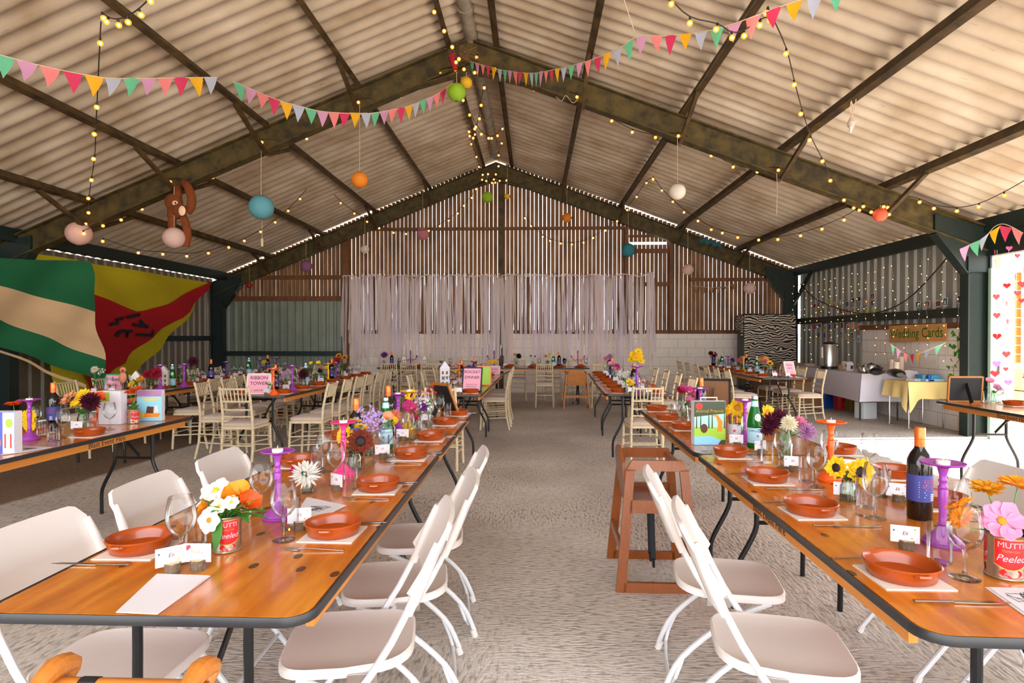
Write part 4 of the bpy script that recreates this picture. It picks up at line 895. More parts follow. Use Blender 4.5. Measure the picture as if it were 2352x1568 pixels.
# pirate book table
x,y,z=vase('jar',190,985,'clear jar vase of pink, yellow and dark purple dahlias',.034,.11)
bouquet('pink, yellow and dark purple dahlias on the pirate book table',(x,y,z),[('daisy','f_peach','leaf',-.10,.0,.22,1.5),('sun','f_yellow','f_yellow',-.01,.02,.24,1.4),('sun','f_yellow','f_yellow',-.03,-.01,.19,1.2),('mum','f_maroon','f_dark',.08,-.03,.2,1.6,(.4,-1,.2)),('daisy','f_deep_orange','f_golden',.10,.03,.23,1.1)],.11,leaves=8)
x,y,z=vase('jar',38,1000,'slim vase of a rust orange bloom behind the left edge book',.024,.12)
bouquet('rust orange marigold standing above the left edge book',(x,y,z),[('daisy','f_deep_orange','f_rust',-.02,0,.21,1.3,(0,-.1,1)),('sun','f_yellow','f_yellow',.10,-.02,.13,1.2,(.5,-1,.1)),('sun','f_yellow','f_yellow',.11,-.02,.07,1.0,(.5,-1,.1))],.11,leaves=3)
x,y=P2(307,972); cn=mk_can(rot=.9); place(cn,(x,y,TZ),0,'tomato can vase behind the pirate book')
bouquet('orange gerbera nodding over the pirate picture book',(x,y,TZ),[('daisy','f_deep_orange','f_golden',.02,0,.26,1.3,(0,-.2,1)),('daisy','f_deep_orange','f_golden',-.03,0,.24,1.1,(0,-.2,1)),('cup','f_red','f_red',-.02,0,.15,.6)],.11,leaves=6)
for px,py in ((145,1005),(252,986),(80,993)): at('glass',px,py,'on the pirate book table')
for px,py in ((97,1002),(123,1012),(213,985)): at('tumbler',px,py,'on the pirate book table')
for px,py in ((206,1000),(78,996)):
    x,y=setting(px,py,'on the pirate book table',1)
logcard(177,992,'by the dahlia vase on the pirate book table',.1); logcard(306,968,'by the pirate book',-.2)
# boxes and books
def pic(parts,t,z0=0,y=-.0008):
    """flat printed shapes on a cover: (outline points, material)"""
    for i,(pts,m,n) in enumerate(parts):
        mb=MB(); mb.add([(px_,y-.0002*i,pz) for px_,pz in pts],[tuple(range(len(pts)))]); mb.build(n,m,t)
def ell(cx,cz,rx,rz,n=16,a=0): return [(cx+rx*math.cos(2*PI*k/n)*math.cos(a)-rz*math.sin(2*PI*k/n)*math.sin(a),cz+rx*math.cos(2*PI*k/n)*math.sin(a)+rz*math.sin(2*PI*k/n)*math.cos(a)) for k in range(n)]
mat('cv_sky','#8fd4e6',.5); mat('cv_blue','#4a58b8',.5); mat('cv_green','#9cc83a',.5); mat('cv_dark','#3d4a34',.5); mat('cv_teal','#a8d8cc',.5); mat('cv_orange','#f08a1c',.5); mat('cv_brown','#5c3018',.5); mat('cv_yellow','#f4c63a',.5); mat('cv_water','#8accec',.5); mat('cv_red','#c8301e',.5)
def book(name,label,px,py,w,h,dep,rz,cover):
    x,y=P2(px,py); t=thing(name,label,'book',(x,y,TZ+.002),rz)
    MB().box(0,dep/2,h/2,w,dep,h).build('body','white_paper',t)
    fr=MB().box(0,-.0005,h/2,w*.99,.001,h*.99).build('cover',cover,t); return t,fr,w,h
t,c,w,h=book('animal_picture_book','children\'s animal friends activity box with a handle, right front row',1630,1022,.195,.265,.05,.06,'cv_dark')
pic([([(-.095,.09),(.095,.10),(.095,.19),(-.095,.17)],'cv_teal','trees'),([(-.095,.02),(.095,.03),(.095,.105),(-.095,.11)],'cv_green','meadow'),([(-.095,.0015),(.05,.0015),(.07,.03),(.0,.055),(-.095,.05)],'cv_water','pond'),(ell(-.035,.10,.022,.028),'cv_brown','bear'),([(.045,.08),(.075,.08),(.078,.14),(.05,.18),(.02,.185),(.015,.178),(.038,.17),(.05,.13)],'cv_orange','giraffe'),(ell(-.065,.235,.022,.02),'cv_red','parrot')]+[([(a,.10),(a+.008,.10),(a+.006,.19),(a+.002,.19)],'cv_dark','tree') for a in (-.085,-.06,-.01,.01,.085)],c,y=-.0012)
textmb('Animal Friends',.028,.0002,lambda v:Vector((v.x,-.0022,v.y+.205))).build('lettering','cv_yellow',c)
MB().tube([(-.05,.02,.255),(-.05,.02,.285),(.05,.02,.285),(.05,.02,.255)],.008,6,flat=.5).build('handle','cream_paper',t)
t,c,w,h=book('pirate_picture_book','pirate ship activity box with lilac sky on the left table',343,967,.185,.24,.05,.12,'cv_sky')
pic([([(-.091,.19),(.091,.19),(.091,.238),(-.091,.238)],'b_lilac','upper_sky'),([(-.04,.03),(.07,.03),(.085,.06),(-.055,.06)],'cv_orange','hull'),([(-.025,.06),(.03,.06),(.035,.11),(-.015,.115)],'cv_brown','sail'),([(.035,.06),(.07,.065),(.062,.12),(.04,.12)],'cream_paper','sail'),(ell(-.06,.045,.025,.02),'cv_yellow','character'),([(-.055,.17),(.07,.17),(.07,.176),(-.055,.176)],'cv_yellow','title_line'),([(-.045,.158),(.06,.158),(.06,.164),(-.045,.164)],'cv_yellow','title_line')],c,y=-.0012)
t,c,w,h=book('craft_box','white craft box with green print beside the dahlias, left table',252,975,.17,.25,.07,.0,'white_paper')
pic([([(-.08,.17),(.0,.17),(.0,.24),(-.08,.24)],'cv_green','print'),([(-.06,.18),(-.02,.18),(-.04,.21)],'cv_red','print')],c,y=-.0012)
t,c,w,h=book('activity_box','blue and white activity box at left picture edge',-2,1042,.17,.235,.055,.10,'cv_blue')
pic([([(.02,0),(.083,0),(.083,.23),(.02,.23)],'cream_paper','panel'),(ell(-.01,.06,.02,.035),'cv_orange','print'),(ell(.055,.17,.02,.025),'cv_green','print')]+[([(a,.03),(a+.008,.03),(a+.008,.11),(a,.11)],'cv_red','print') for a in (.03,.06)],c,y=-.0012)
# pencil cup, pamphlets
x,y=P2(1686,1008); t=thing('pencil_cup','white cup of coloured pencils with a red heart','cup',(x,y,TZ))
MB().lathe([(0,0),(.042,0),(.043,.10),(.040,.10),(.039,.006),(0,.006)],24).build('cup','white_paper',t,smooth=True,angle=40)
hp=heart_pts(.009); mb=MB(); mb.add([(px_-.012,-.0435,pz+.06) for px_,pz in hp],[tuple(range(len(hp)))]); mb.build('heart','red_ink',t)
for i,cc in enumerate(('cv_red','cv_orange','cv_green','cv_blue','cv_brown','cv_yellow','cv_red','cv_dark')):
    a=i*.8; o=MB().tube([(.02*math.cos(a),.02*math.sin(a),.01),(.030*math.cos(a),.028*math.sin(a),.15),(.031*math.cos(a),.029*math.sin(a),.162)],[.0038,.0038,.0005],6).build('pencil',cc)
    o.location=(x,y,TZ); tag(o,f'{["scarlet","orange","green","blue","brown","yellow","crimson","black"][i]} colouring pencil standing in the white cup','pencil','colouring pencils')
for i,(dx,rz) in enumerate(((0,.25),(.035,.0),(.065,-.3))):
    x,y=P2(1712,1000); mb=MB(); mb.grid(lambda u,v:((u-.5)*.11,.02*math.sin(u*PI)-.01*v,v*.21+.01*math.sin(u*PI)*v),8,4); mb.grid(lambda u,v:((.5-u)*.11,.02*math.sin(u*PI)-.01*v+.0015,v*.21+.01*math.sin(u*PI)*v),8,4)
    o=tag(mb.build('standing_pamphlet','white_paper',smooth=True),['white pamphlet with line drawing nearest the pencil cup','middle white pamphlet standing behind the green bottle','white pamphlet standing nearest the sunflower stem'][i],'pamphlet','standing pamphlets'); o.location=(x+dx-.02,y+i*.03,TZ); o.rotation_euler=(0,0,rz)
# easel frames seen from behind
def easel(px,py,w,h,m,backm,label,rz,name='photo_frame',lean=-.28,front=None,text=None,z=TZ,pos=None,frontside=1):
    x,y=pos or P2(px,py); t=thing(name,label,'frame',(x,y,z+.004),rz)
    M=Matrix.Rotation(lean,4,'X')
    mb=MB(); b_=.016
    for bx in ((0,0,b_/2,w,.018,b_),(0,0,h-b_/2,w,.018,b_),(-w/2+b_/2,0,h/2,b_,.018,h),(w/2-b_/2,0,h/2,b_,.018,h)): mb.box(*bx,M=M)
    mb.build('frame',m,t); MB().box(0,0,h/2,w-.03,.010,h-.03,M=M).build('panel',backm,t)
    s=1 if lean<0 else -1
    top=M@Vector((0,s*.006,h*.72)); MB().beam(top,(0,top.y+s*h*.32,.003),.05,.004,up=(1,0,0)).build('strut',backm,t)
    if text:
        for i,(tx,sz,zz) in enumerate(text): textmb(tx,sz,.0003,lambda v,zz=zz:M@Vector((v.x,-.0068*s,v.y+zz*h))).build('lettering','ink',t)
    return t
mat('oak','#b8752c',.45,noise=.15,nscale=9); mat('card_brown','#7e5a3c',.8); mat('pink_card','#f0a8bc',.7)
easel(1040,940,.24,.29,'oak','black_webbing','oak photo frame seen from behind, leaning on its strut, left front row',PI-.75,lean=-.42,pos=(-.70,5.06))
easel(1630,936,.26,.30,'edge_black','card_brown','black photo frame seen from behind, brown backing, right front row',PI-.35,lean=-.25,pos=(1.58,5.28))
# ================================================================ far rows, seat by seat
def far_seat(x,y,side,where,full=True,sc=1.0):
    """side: +1 diner sits at +x"""
    bx=x+side*.22; aput('bowl',bx,y+R.uniform(-.02,.02),where,z=TZ+.0036); aput('napkin',bx,y,where)
    aput('glass',x+side*.07,y+R.uniform(.04,.12),where); aput('tumbler',x+side*.04,y-R.uniform(.02,.1),where)
    lx,ly=x+side*.10,y-.18+R.uniform(-.03,.03); aput('log',lx,ly,where,rz=R.uniform(0,3)); aput('card',lx,ly,where,z=TZ+.018,rz=R.uniform(-.4,.4))
rows=[(-.95,6.98,.35,7,.0,('on aisle side of the rocket sign row','on outer side of the rocket sign row')),
 (1.22,7.08,.60,7,-.035,('on outer side of right middle row','on aisle side of right middle row')),
 (3.97,9.95,.60,6,0,('on wall side of the zebra cloth row','on aisle side of the zebra cloth row')),
 (-3.10,6.82,.60,7,-.0,('on aisle side of the ribbon tower row','on wall side of the ribbon tower row')),
 (-4.85,6.75,.60,9,0,('on inner side of the flag wall row','on wall side of the flag wall row'))]
for x,y0,_,n,sl,(wp,wm) in rows:
    st=.57
    for i in range(n):
        y=y0+i*st; xx=x-(y-y0)*sl
        far_seat(xx,y,1,wp); far_seat(xx,y,-1,wm)
for x in (-3.0,-2.45,-1.9,-.5,.0,.55,1.0):
    for s,w_ in ((-1,'on near side of the head table'),(1,'on far side of the head table')):
        o=put('bowl',x,12.9+s*.22,TZ+.0036); auto(o,'terracotta dish',w_,'terracotta dishes on the dinner tables',key=x)
        o=put('glass',x+.12,12.9+s*.06); auto(o,'wine glass',w_,'wine glasses on the dinner tables',key=x)
        o=put('log',x-.1,12.9+s*.13); auto(o,'log slice card holder',w_,'log slice card holders on the dinner tables',key=x)
        o=put('card',x-.1,12.9+s*.13,TZ+.018); auto(o,'white place card',w_,'place cards on the dinner tables',key=x)
def RX(px,X):  # depth on the line x=X seen at image column px
    d=ray(px,900); return CAM.y+(X-CAM.x)/d.x*d.y
def spot(px,X=None,Y=None):
    if Y is None:
        lo,hi=(6.85,10.5) if -1.5<X<0 else (7.0,10.7) if X<2 and X>0 else (9.75,13.4) if X>3 else (6.7,10.3) if X>-3.5 else (6.5,12.0)
        return (X,min(hi,max(lo,RX(px,X))))
    return (AY(px,900,Y).x,Y)
def fbunch(where,xy,fl,h=.10,lv=6,leafm='leaf',desc=None,sc=1.0):
    x,y=xy; o=mk_jar(.032,h); o.location=(x,y,TZ); o['label']='clear jar vase holding '+where
    bouquet(where,(x,y,TZ),fl,h,leaves=lv,leafm=leafm)
def fl(spec,z=.19,sp=.05):
    out=[]; n=len(spec)
    for i,(k,c,c2,s) in enumerate(spec):
        a=2*PI*i/n+.6; q=0 if n==1 else sp; out.append((k,c,c2,q*math.cos(a),q*.6*math.sin(a),z+R.uniform(-.03,.04),s))
    return out
M_=lambda c,s=1.2,c2='f_dark':('mum',c,c2,s); D_=lambda c,s=1.2,c2='f_golden':('daisy',c,c2,s); S_=lambda s=1.2,c='f_yellow':('sun',c,'f_dark',s); K_=lambda c,s=1.4:('cluster',c,c,s)
def fstick(m,xy,where,sc=1.08):
    o=put('s_'+m,xy[0],xy[1],sc=sc); o['label']=m.replace('_',' ')+' candlestick '+where; o['group']='coloured candlesticks on the dinner tables'
    q=put('tealight',xy[0],xy[1],TZ+.2405*sc); q['label']='tealight on '+m.replace('_',' ')+' candlestick '+where; q['group']='tealights on the candlesticks'
def fbot(k,xy,label,sc=1.08):
    o=put(k,xy[0],xy[1],sc=sc,rz=R.uniform(-.5,.5)); o['label']=label; o['group']=('wine' if k=='wine' else 'water')+' bottles on the dinner tables'
# right middle row D
D=lambda px:spot(px,X=1.25)
fbot('wine',spot(1405,1.20),'wine bottle amid pink orchids on right middle row'); fbot('wine',spot(1456,1.25),'wine bottle under tall yellow cosmos, right middle row')
fstick('purple',spot(1463,1.22),'under tall yellow cosmos on right middle row',1.25)
fbunch('tall yellow cosmos on right middle row',spot(1461,1.32),[('cosmos','f_yellow','f_golden',-.03,0,.42,1.5),('cosmos','f_yellow','f_golden',.03,0,.46,1.4),('cosmos','f_yellow','f_golden',-.06,0,.36,1.3),('cosmos','f_yellow','f_golden',.0,-.02,.38,1.5),('cosmos','f_yellow','f_golden',.06,0,.34,1.3),('cosmos','f_yellow','f_golden',.04,0,.40,1.3)],.16)
fbunch('white blossoms on right middle row',spot(1435,1.15),fl([K_('f_white',1.9),K_('f_white',1.7),M_('f_white',1.1,'f_cream')],.17))
fbunch('yellow gerbera with white sprigs, right middle row',spot(1443,1.08),fl([D_('f_yellow',1.4),K_('f_white',1.2)],.12))
fbunch('pink orchids on right middle row',spot(1411,1.2),fl([M_('f_hot',1.4),('cup','f_pink','f_hot',1.5),K_('f_peach',1.2)],.2))
fbunch('near-black dahlia on right middle row',spot(1396,1.3),fl([M_('f_dark',1.5),M_('f_cream',.8)],.18))
fbunch('mauve dahlias at far end, right middle row',spot(1388,1.32),fl([M_('f_mauve',1.5),M_('f_pink',1.1)],.26))
for px in (1425,1450,1470,1481,1490): x,y=spot(px,1.35); aput('tumbler',x,y,'down the middle of right middle row'); aput('glass',x-.12,y+.15,'down the middle of right middle row')
# rocket sign row B
fbot('wine',spot(1091,-.95),'wine bottle on the rocket sign row, tallest there'); fbot('wine',spot(1060,-1.0),'wine bottle at left of the rocket sign row')
fstick('orange',spot(1055,-1.0),'on the rocket sign row',1.15); fstick('dark_purple',spot(1089,-.93),'behind the rocket sign')
fbunch('sunflowers beside the rocket sign',spot(1058,-1.1),fl([D_('f_yellow',1.5),D_('f_yellow',1.2)],.14))
fbunch('purple, orange and white blooms behind the rocket sign',spot(1071,-.95),fl([M_('f_purple',1.3),S_(1.1,'f_orange'),M_('f_maroon',1.1),K_('f_white',1.2)],.20))
fbunch('pink and green blooms on the rocket sign row',spot(1098,-.9),fl([M_('f_pink',1.0),D_('f_peach',1.1),K_('f_cream',1)],.2),lv=9)
fbunch('yellow blooms at far end of the rocket sign row',spot(1133,-.72),fl([D_('f_yellow',1.4),D_('f_yellow',1.2)],.2),lv=9)
t=easel(0,0,.24,.30,'edge_black','pink_card','pink rocket dinner sign in black frame',-.12,name='framed_sign',lean=-.3,pos=(-.73,7.05),text=(('ROCKET',.05,.80),('DINNER',.05,.58),('party food for stars',.017,.30),('eat well and dance',.017,.22)))
t=easel(0,0,.22,.15,'cream_paper','pink_card','small pink sign propped at far end of the rocket sign row',0,name='framed_sign',lean=-.2,pos=(-.68,10.3),text=(('HOOPS',.035,.6),('have a go',.02,.3)))
t=easel(0,0,.20,.26,'ply_edge','cv_green','green storybook propped behind the rocket sign',0,name='propped_storybook',lean=-.12,pos=(-.66,8.0))
# head table: candelabras
def candelabra(m,xy,label):
    t=thing('candelabra',label,'candelabra',(xy[0],xy[1],TZ))
    MB().lathe([(0,0),(.07,0),(.07,.01),(.03,.03),(.014,.05),(.011,.12),(.018,.14),(.011,.16),(.010,.28),(.016,.30),(.01,.32),(.0,.32)],16).build('stem',m,t,smooth=True)
    for s in (-1,1):
        MB().tube([(0,0,.19),(s*.05,0,.15),(s*.10,0,.17),(s*.14,0,.22)],.0075,7,smooth_steps=4).build('arm',m,t,smooth=True)
    for x,z in ((-.14,.22),(.14,.22),(0,.32)):
        MB().lathe([(.0,0),(.008,.0),(.026,.014),(.010,.016),(.014,.035),(0,.035)],12,M=RM(loc=(x,0,z))).build('candle_cup',m,t,smooth=True)
        o=MB().tube([(x,0,z+.03),(x,0,z+.25)],[.010,.008],8).build('taper_candle','wax',smooth=True); o.location=t.location; auto(o,'cream taper candle','in the '+label.split(',')[0],'taper candles in candelabras',key=x)
candelabra('magenta',spot(1327,Y=12.85),'magenta candelabra, at right on the head table'); candelabra('dark_purple',spot(1135,Y=12.8),'plum candelabra, beside the roof post'); candelabra('dark_purple',spot(943,Y=12.8),'dark plum candelabra, above the three chair backs')
fbot('wine',spot(900,Y=12.8),'wine bottle at left of head table, above chair backs'); fbot('wine',spot(1284,Y=12.8),'wine bottle next to green one on head table'); fbot('water',spot(1271,Y=12.85),'green water bottle on the head table')
fbunch('round purple dahlia at left of the head table',spot(883,Y=12.8),fl([M_('f_purple',1.9,'f_maroon')],.28)); fbunch('green leafy posy on the head table',spot(1013,Y=12.8),fl([K_('f_cream',.8)],.16),lv=14,leafm='leaf_dark')
fbunch('feathery cream sprig beside wine bottle on head table',spot(916,Y=12.85),fl([K_('f_cream',1.0)],.24),lv=10)
fbunch('dark dahlias in tall vase on the head table',spot(1187,Y=12.75),fl([M_('f_dark',1.6),D_('f_golden',.9)],.26),lv=8); fbunch('yellow sprigs on the head table',spot(1258,Y=12.8),fl([D_('f_yellow',1.0),D_('f_golden',.9)],.24),lv=8); fbunch('leafy green posy beside wine bottle, head table',spot(1296,Y=12.75),fl([M_('f_dark',.9)],.18),lv=16,leafm='leaf_dark')
fbunch('slim twigs at centre of the head table',spot(1224,Y=12.8),fl([('cup','f_maroon','f_dark',.7),('cup','f_dark','f_dark',.7)],.24),lv=3)
def house(xy,label,s=1.0,m='cream_paper'):
    t=thing('house_lantern',label,'lantern',(xy[0],xy[1],TZ),R.uniform(-.4,.4)); t.scale=(s,s,s)
    mb=MB(); mb.box(0,0,.09,.09,.09,.18); mb.build('walls',m,t); mb=MB(); mb.add([(-.052,-.052,.18),(.052,-.052,.18),(.052,.052,.18),(-.052,.052,.18),(0,-.04,.25),(0,.04,.25)],[(0,1,4),(2,3,5),(1,2,5,4),(3,0,4,5),(0,3,2,1)]); mb.build('roof',m,t)
    mb=MB()
    for i in range(2):
        for j in range(3): mb.box(-.02+i*.04,-.0455,.04+j*.05,.018,.002,.03)
    mb.build('windows','card_brown',t)
house(spot(927,Y=12.8),'white cardboard house lantern beside plum candelabra on head table'); house(spot(975,Y=12.8),'white house lantern over the third chair back, head table')
house(spot(1022,-1.15),'tall white house lantern at left of the rocket sign row',1.35,'white_paper')
house((-4.72,6.98),'cream house lantern beside the pyramid sign',1.0); house((-4.66,7.42),'narrow cream house lantern before red dahlia, flag wall row',1.15)
# zebra cloth row E
E=lambda px:spot(px,X=3.97)
fbot('wine',spot(1714,3.97),'wine bottle beside yellow candlestick, zebra cloth row'); fbot('wine',spot(1639,3.97),'wine bottle at far end of the zebra cloth row'); fbot('water',spot(1658,3.99),'green water bottle at far end, zebra cloth row'); fbot('water',spot(1738,4.0),'green water bottle by orange flowers, zebra cloth row')
fstick('yellow',spot(1708,3.9),'on the zebra cloth row',1.15); fstick('purple',spot(1672,3.9),'on the zebra cloth row')
fbunch('orange dahlia on the zebra cloth row',spot(1698,3.9),fl([M_('f_peach',1.6),M_('f_pink',1.0)],.2)); fbunch('orange gerberas on the zebra cloth row',spot(1754,4.0),fl([D_('f_orange',1.7),D_('f_golden',1.3),M_('f_pink',1.2)],.22))
fbunch('sunflower on the zebra cloth row',spot(1768,4.05),fl([S_(1.5)],.17)); fbunch('maroon dahlias at far end, zebra cloth row',spot(1615,3.95),fl([M_('f_maroon',1.6),M_('f_maroon',1.4)],.28)); fbunch('mauve dahlias on the zebra cloth row',spot(1632,3.97),fl([M_('f_mauve',1.5),M_('f_pink',1.1)],.22)); fbunch('purple blooms midway on the zebra cloth row',spot(1678,3.95),fl([M_('f_purple',1.3),K_('f_lilac',1.3)],.18)); fbunch('yellow and green posy, zebra cloth row',spot(1650,3.98),fl([D_('f_yellow',1.2)],.16),lv=10)
easel(0,0,.19,.26,'cream_paper','pink_card','pink sign in pale frame at the end of zebra cloth row',.25,name='framed_sign',lean=-.3,pos=(4.16,9.85),text=(('PENCIL',.035,.75),('RACE',.035,.55),('best of luck',.016,.25)))
# ribbon tower row H
easel(0,0,.27,.24,'cream_paper','pink_card','pink ribbon tower sign in pale frame over the chair back',.08,name='framed_sign',lean=-.22,pos=(-3.10,6.66),text=(('RIBBON',.055,.78),('TOWER',.055,.52),('build it tall',.022,.2)),front=1)
fbot('wine',spot(633,-3.05),'wine bottle behind orange candlestick, ribbon tower row'); fbot('water',spot(702,-3.05),'green water bottle on the ribbon tower row'); fbot('wine',spot(762,-3.0),'wine bottle amid red flowers on the ribbon tower row')
fstick('orange',spot(628,-2.95),'on the ribbon tower row',1.2); fstick('purple',spot(671,-2.97),'midway on the ribbon tower row',1.2); fstick('yellow',spot(754,-2.95),'on the ribbon tower row',1.1); fstick('dark_purple',spot(772,-2.9),'at far end of the ribbon tower row',1.1)
fbunch('lilac stocks on the ribbon tower row',spot(655,-3.05),fl([K_('f_lilac',1.6),K_('f_lilac',1.5),K_('f_mauve',1.3)],.18)); fbunch('cream posy before orange candlestick',spot(615,-2.98),fl([M_('f_cream',.9,'f_cream')],.11)); fbunch('maroon dahlia on the ribbon tower row',spot(697,-3.0),fl([M_('f_maroon',1.8)],.17))
fbunch('yellow lilies on the ribbon tower row',spot(724,-3.0),fl([('cup','f_yellow','f_golden',1.1),('cup','f_yellow','f_golden',1.0)],.24)); fbunch('mixed yellow and navy blooms, ribbon tower row',spot(742,-2.98),fl([D_('f_yellow',.9),M_('f_dark',1.0),K_('f_peach',.9)],.18)); fbunch('rust red dahlias on the ribbon tower row',spot(768,-3.05),fl([M_('f_red',1.5),M_('f_rust',1.4),M_('f_deep_orange',1.1)],.26)); fbunch('two yellow daisies at far end of ribbon tower row',spot(785,-3.0),fl([S_(1.3,'f_golden'),S_(1.3,'f_golden')],.34),h=.14)
# flag wall row I
easel(0,0,.29,.21,'b_mint','pink_card','pink pyramid sign in zigzag frame, flag wall row',-.15,name='framed_sign',lean=-.25,pos=(-4.98,6.95),text=(('PYRAMID',.05,.66),('stack the cans',.022,.35)))
fbunch('cream and pink blooms beside the pyramid sign',(-5.15,6.9),fl([K_('f_cream',1.3),M_('f_pink',.8),M_('f_cream',1.0)],.24)); fbunch('big red dahlia on the flag wall row',spot(347,-4.6),fl([M_('f_red',2.0,'f_dark'),M_('f_red',1.5,'f_dark')],.22)); fbunch('dark red dahlia ball on the flag wall row',spot(443,-4.7),fl([M_('f_maroon',1.9)],.28)); fbunch('yellow posy between house lanterns, flag wall row',spot(312,-4.6),fl([D_('f_golden',1.2),D_('f_yellow',1.1)],.12),lv=8); fbunch('wispy green posy on the flag wall row',spot(415,-4.7),fl([K_('f_cream',.8)],.24),lv=10); fbunch('yellow posy far along the flag wall row',spot(607,-4.75),fl([D_('f_yellow',1.3)],.2),lv=12)
fstick('purple',spot(368,-4.55),'beside red dahlia, flag wall row',1.25); fstick('purple',spot(423,-4.55),'midway on the flag wall row',1.2); fstick('dark_purple',spot(520,-4.7),'far along the flag wall row'); fstick('dark_purple',spot(597,-4.7),'second farthest on the flag wall row'); fstick('dark_purple',spot(636,-4.7),'farthest on the flag wall row')
fbot('water',spot(396,-4.65),'green water bottle between purple candlesticks, flag wall row'); fbot('wine',spot(485,-4.7),'wine bottle beside the steel post, flag wall row'); fbot('water',spot(572,-4.75),'green water bottle far along the flag wall row'); fbot('wine',spot(615,-4.75),'wine bottle far along the flag wall row')
# toy parrot standing among the lanterns
x,y=spot(283,-4.78); t=thing('toy_parrot','toy parrot with pink head and green wing, flag wall row','toy',(x,y,TZ+.1),.5)
MB().ball((0,0,.08),.045,12,sc=(1,1,1.5)).build('body','f_peach',t,smooth=True); MB().ball((0,-.01,.17),.034,12).build('head','f_peach',t,smooth=True); MB().tube([(-.0,-.04,.165),(-.0,-.06,.155),(0,-.058,.14)],[.012,.008,.002],8).build('beak','f_red',t,smooth=True)
MB().ball((.035,.01,.09),.035,10,sc=(.5,1,1.6)).build('wing','leaf_dark',t,smooth=True); MB().tube([(0,.02,.03),(0,.05,-.06)],[.02,.008],8).build('tail','leaf_dark',t,smooth=True); MB().tube([(0,0,.03),(0,0,-.1)],.012,8).build('perch','card_brown',t,smooth=True)
# hearts-door table F
x,y=P2(2228,935)
for px,py in ((2225,919),(2330,931)): setting(px,py,'on the table before the green door post',1)
for px,py in ((2295,925),(2307,922)): at('glass',px,py,'on the table before the green door post')
at('tumbler',2320,925,'on the table before the green door post'); at('tumbler',2268,925,'on the table before the green door post')
fbunch('pink and violet blooms before the green door post',P2(2284,925),fl([('cosmos','f_pink','f_golden',1.3),('cup','f_pink','f_golden',1.2),K_('f_purple',.8)],.18)); 
fbunch('leafy orange bloom at right picture edge',P2(2362,930),[('daisy','f_golden','f_orange',.0,0,.26,1.4)],lv=4,)
easel(0,0,.34,.26,'oak','black_webbing','black-backed frame standing on the table before the door post',PI,name='photo_frame',lean=-.08,pos=(4.30,6.15))
_AY=AY
AY=lambda a,b,Y:_AY(a,b,Y*.967 if 3<Y<12.1 else Y)
# ================================================================ hangings and lights
# ribbon curtain on the back wall
mb=MB(); xa,xb=AY(789,640,15).x,AY(1503,640,15).x; zt=AY(1100,634,14.98).z
R2=random.Random(11); x=xa; wsum=0
while x<xb:
    gap=R2.random(); w=R2.uniform(.022,.06); z1=zt+.03*math.sin(x*9)-R2.uniform(0,.02)+ (.07 if x>xb-.3 else 0); z0=R2.choice([R2.uniform(.55,.95),R2.uniform(.7,1.2),R2.uniform(.9,1.6)]); dx=R2.gauss(0,.045); y=14.96+R2.uniform(-.05,.03); mb.mi=0 if R2.random()<.55 else 1
    tw=R2.uniform(-.5,.5); ph=R2.uniform(0,6)
    def fn(u,v,x=x,w=w,z1=z1,z0=z0,dx=dx,y=y,tw=tw,ph=ph):
        ww=w*(.5+.5*min(1,v*6))*(1+.12*math.sin(v*9+ph)); a=tw*math.sin(v*3+ph)
        return (x+dx*v+(u-.5)*ww*math.cos(a)+.006*math.sin(v*7+ph),y+(u-.5)*ww*math.sin(a)-.02*v,z1+(z0-z1)*v)
    mb.grid(fn,1,10); x+=R2.uniform(.008,.034) if gap>.07 else R2.uniform(.05,.12)
mb.mi=0; mb.tube([(xa+(xb-xa)*i/40,14.96,zt+.03*math.sin((xa+(xb-xa)*i/40)*9)+R2.uniform(-.005,.02)) for i in range(41)],.012,6)
for i in range(150):
    x=R2.uniform(xa,xb); mb.tube([(x,14.93,zt+.01),(x+R2.uniform(-.04,.04),14.93,zt+R2.uniform(.03,.07)),(x+R2.uniform(-.06,.06),14.92,zt-.02)],.006,5,smooth_steps=2)
o=mb.build('ribbon_curtain',['ribbon_cloth','ribbon_tulle']); tag(o,'pale curtain of knotted rag and tulle strips over the slatted back wall','curtain'); o['kind']='stuff'
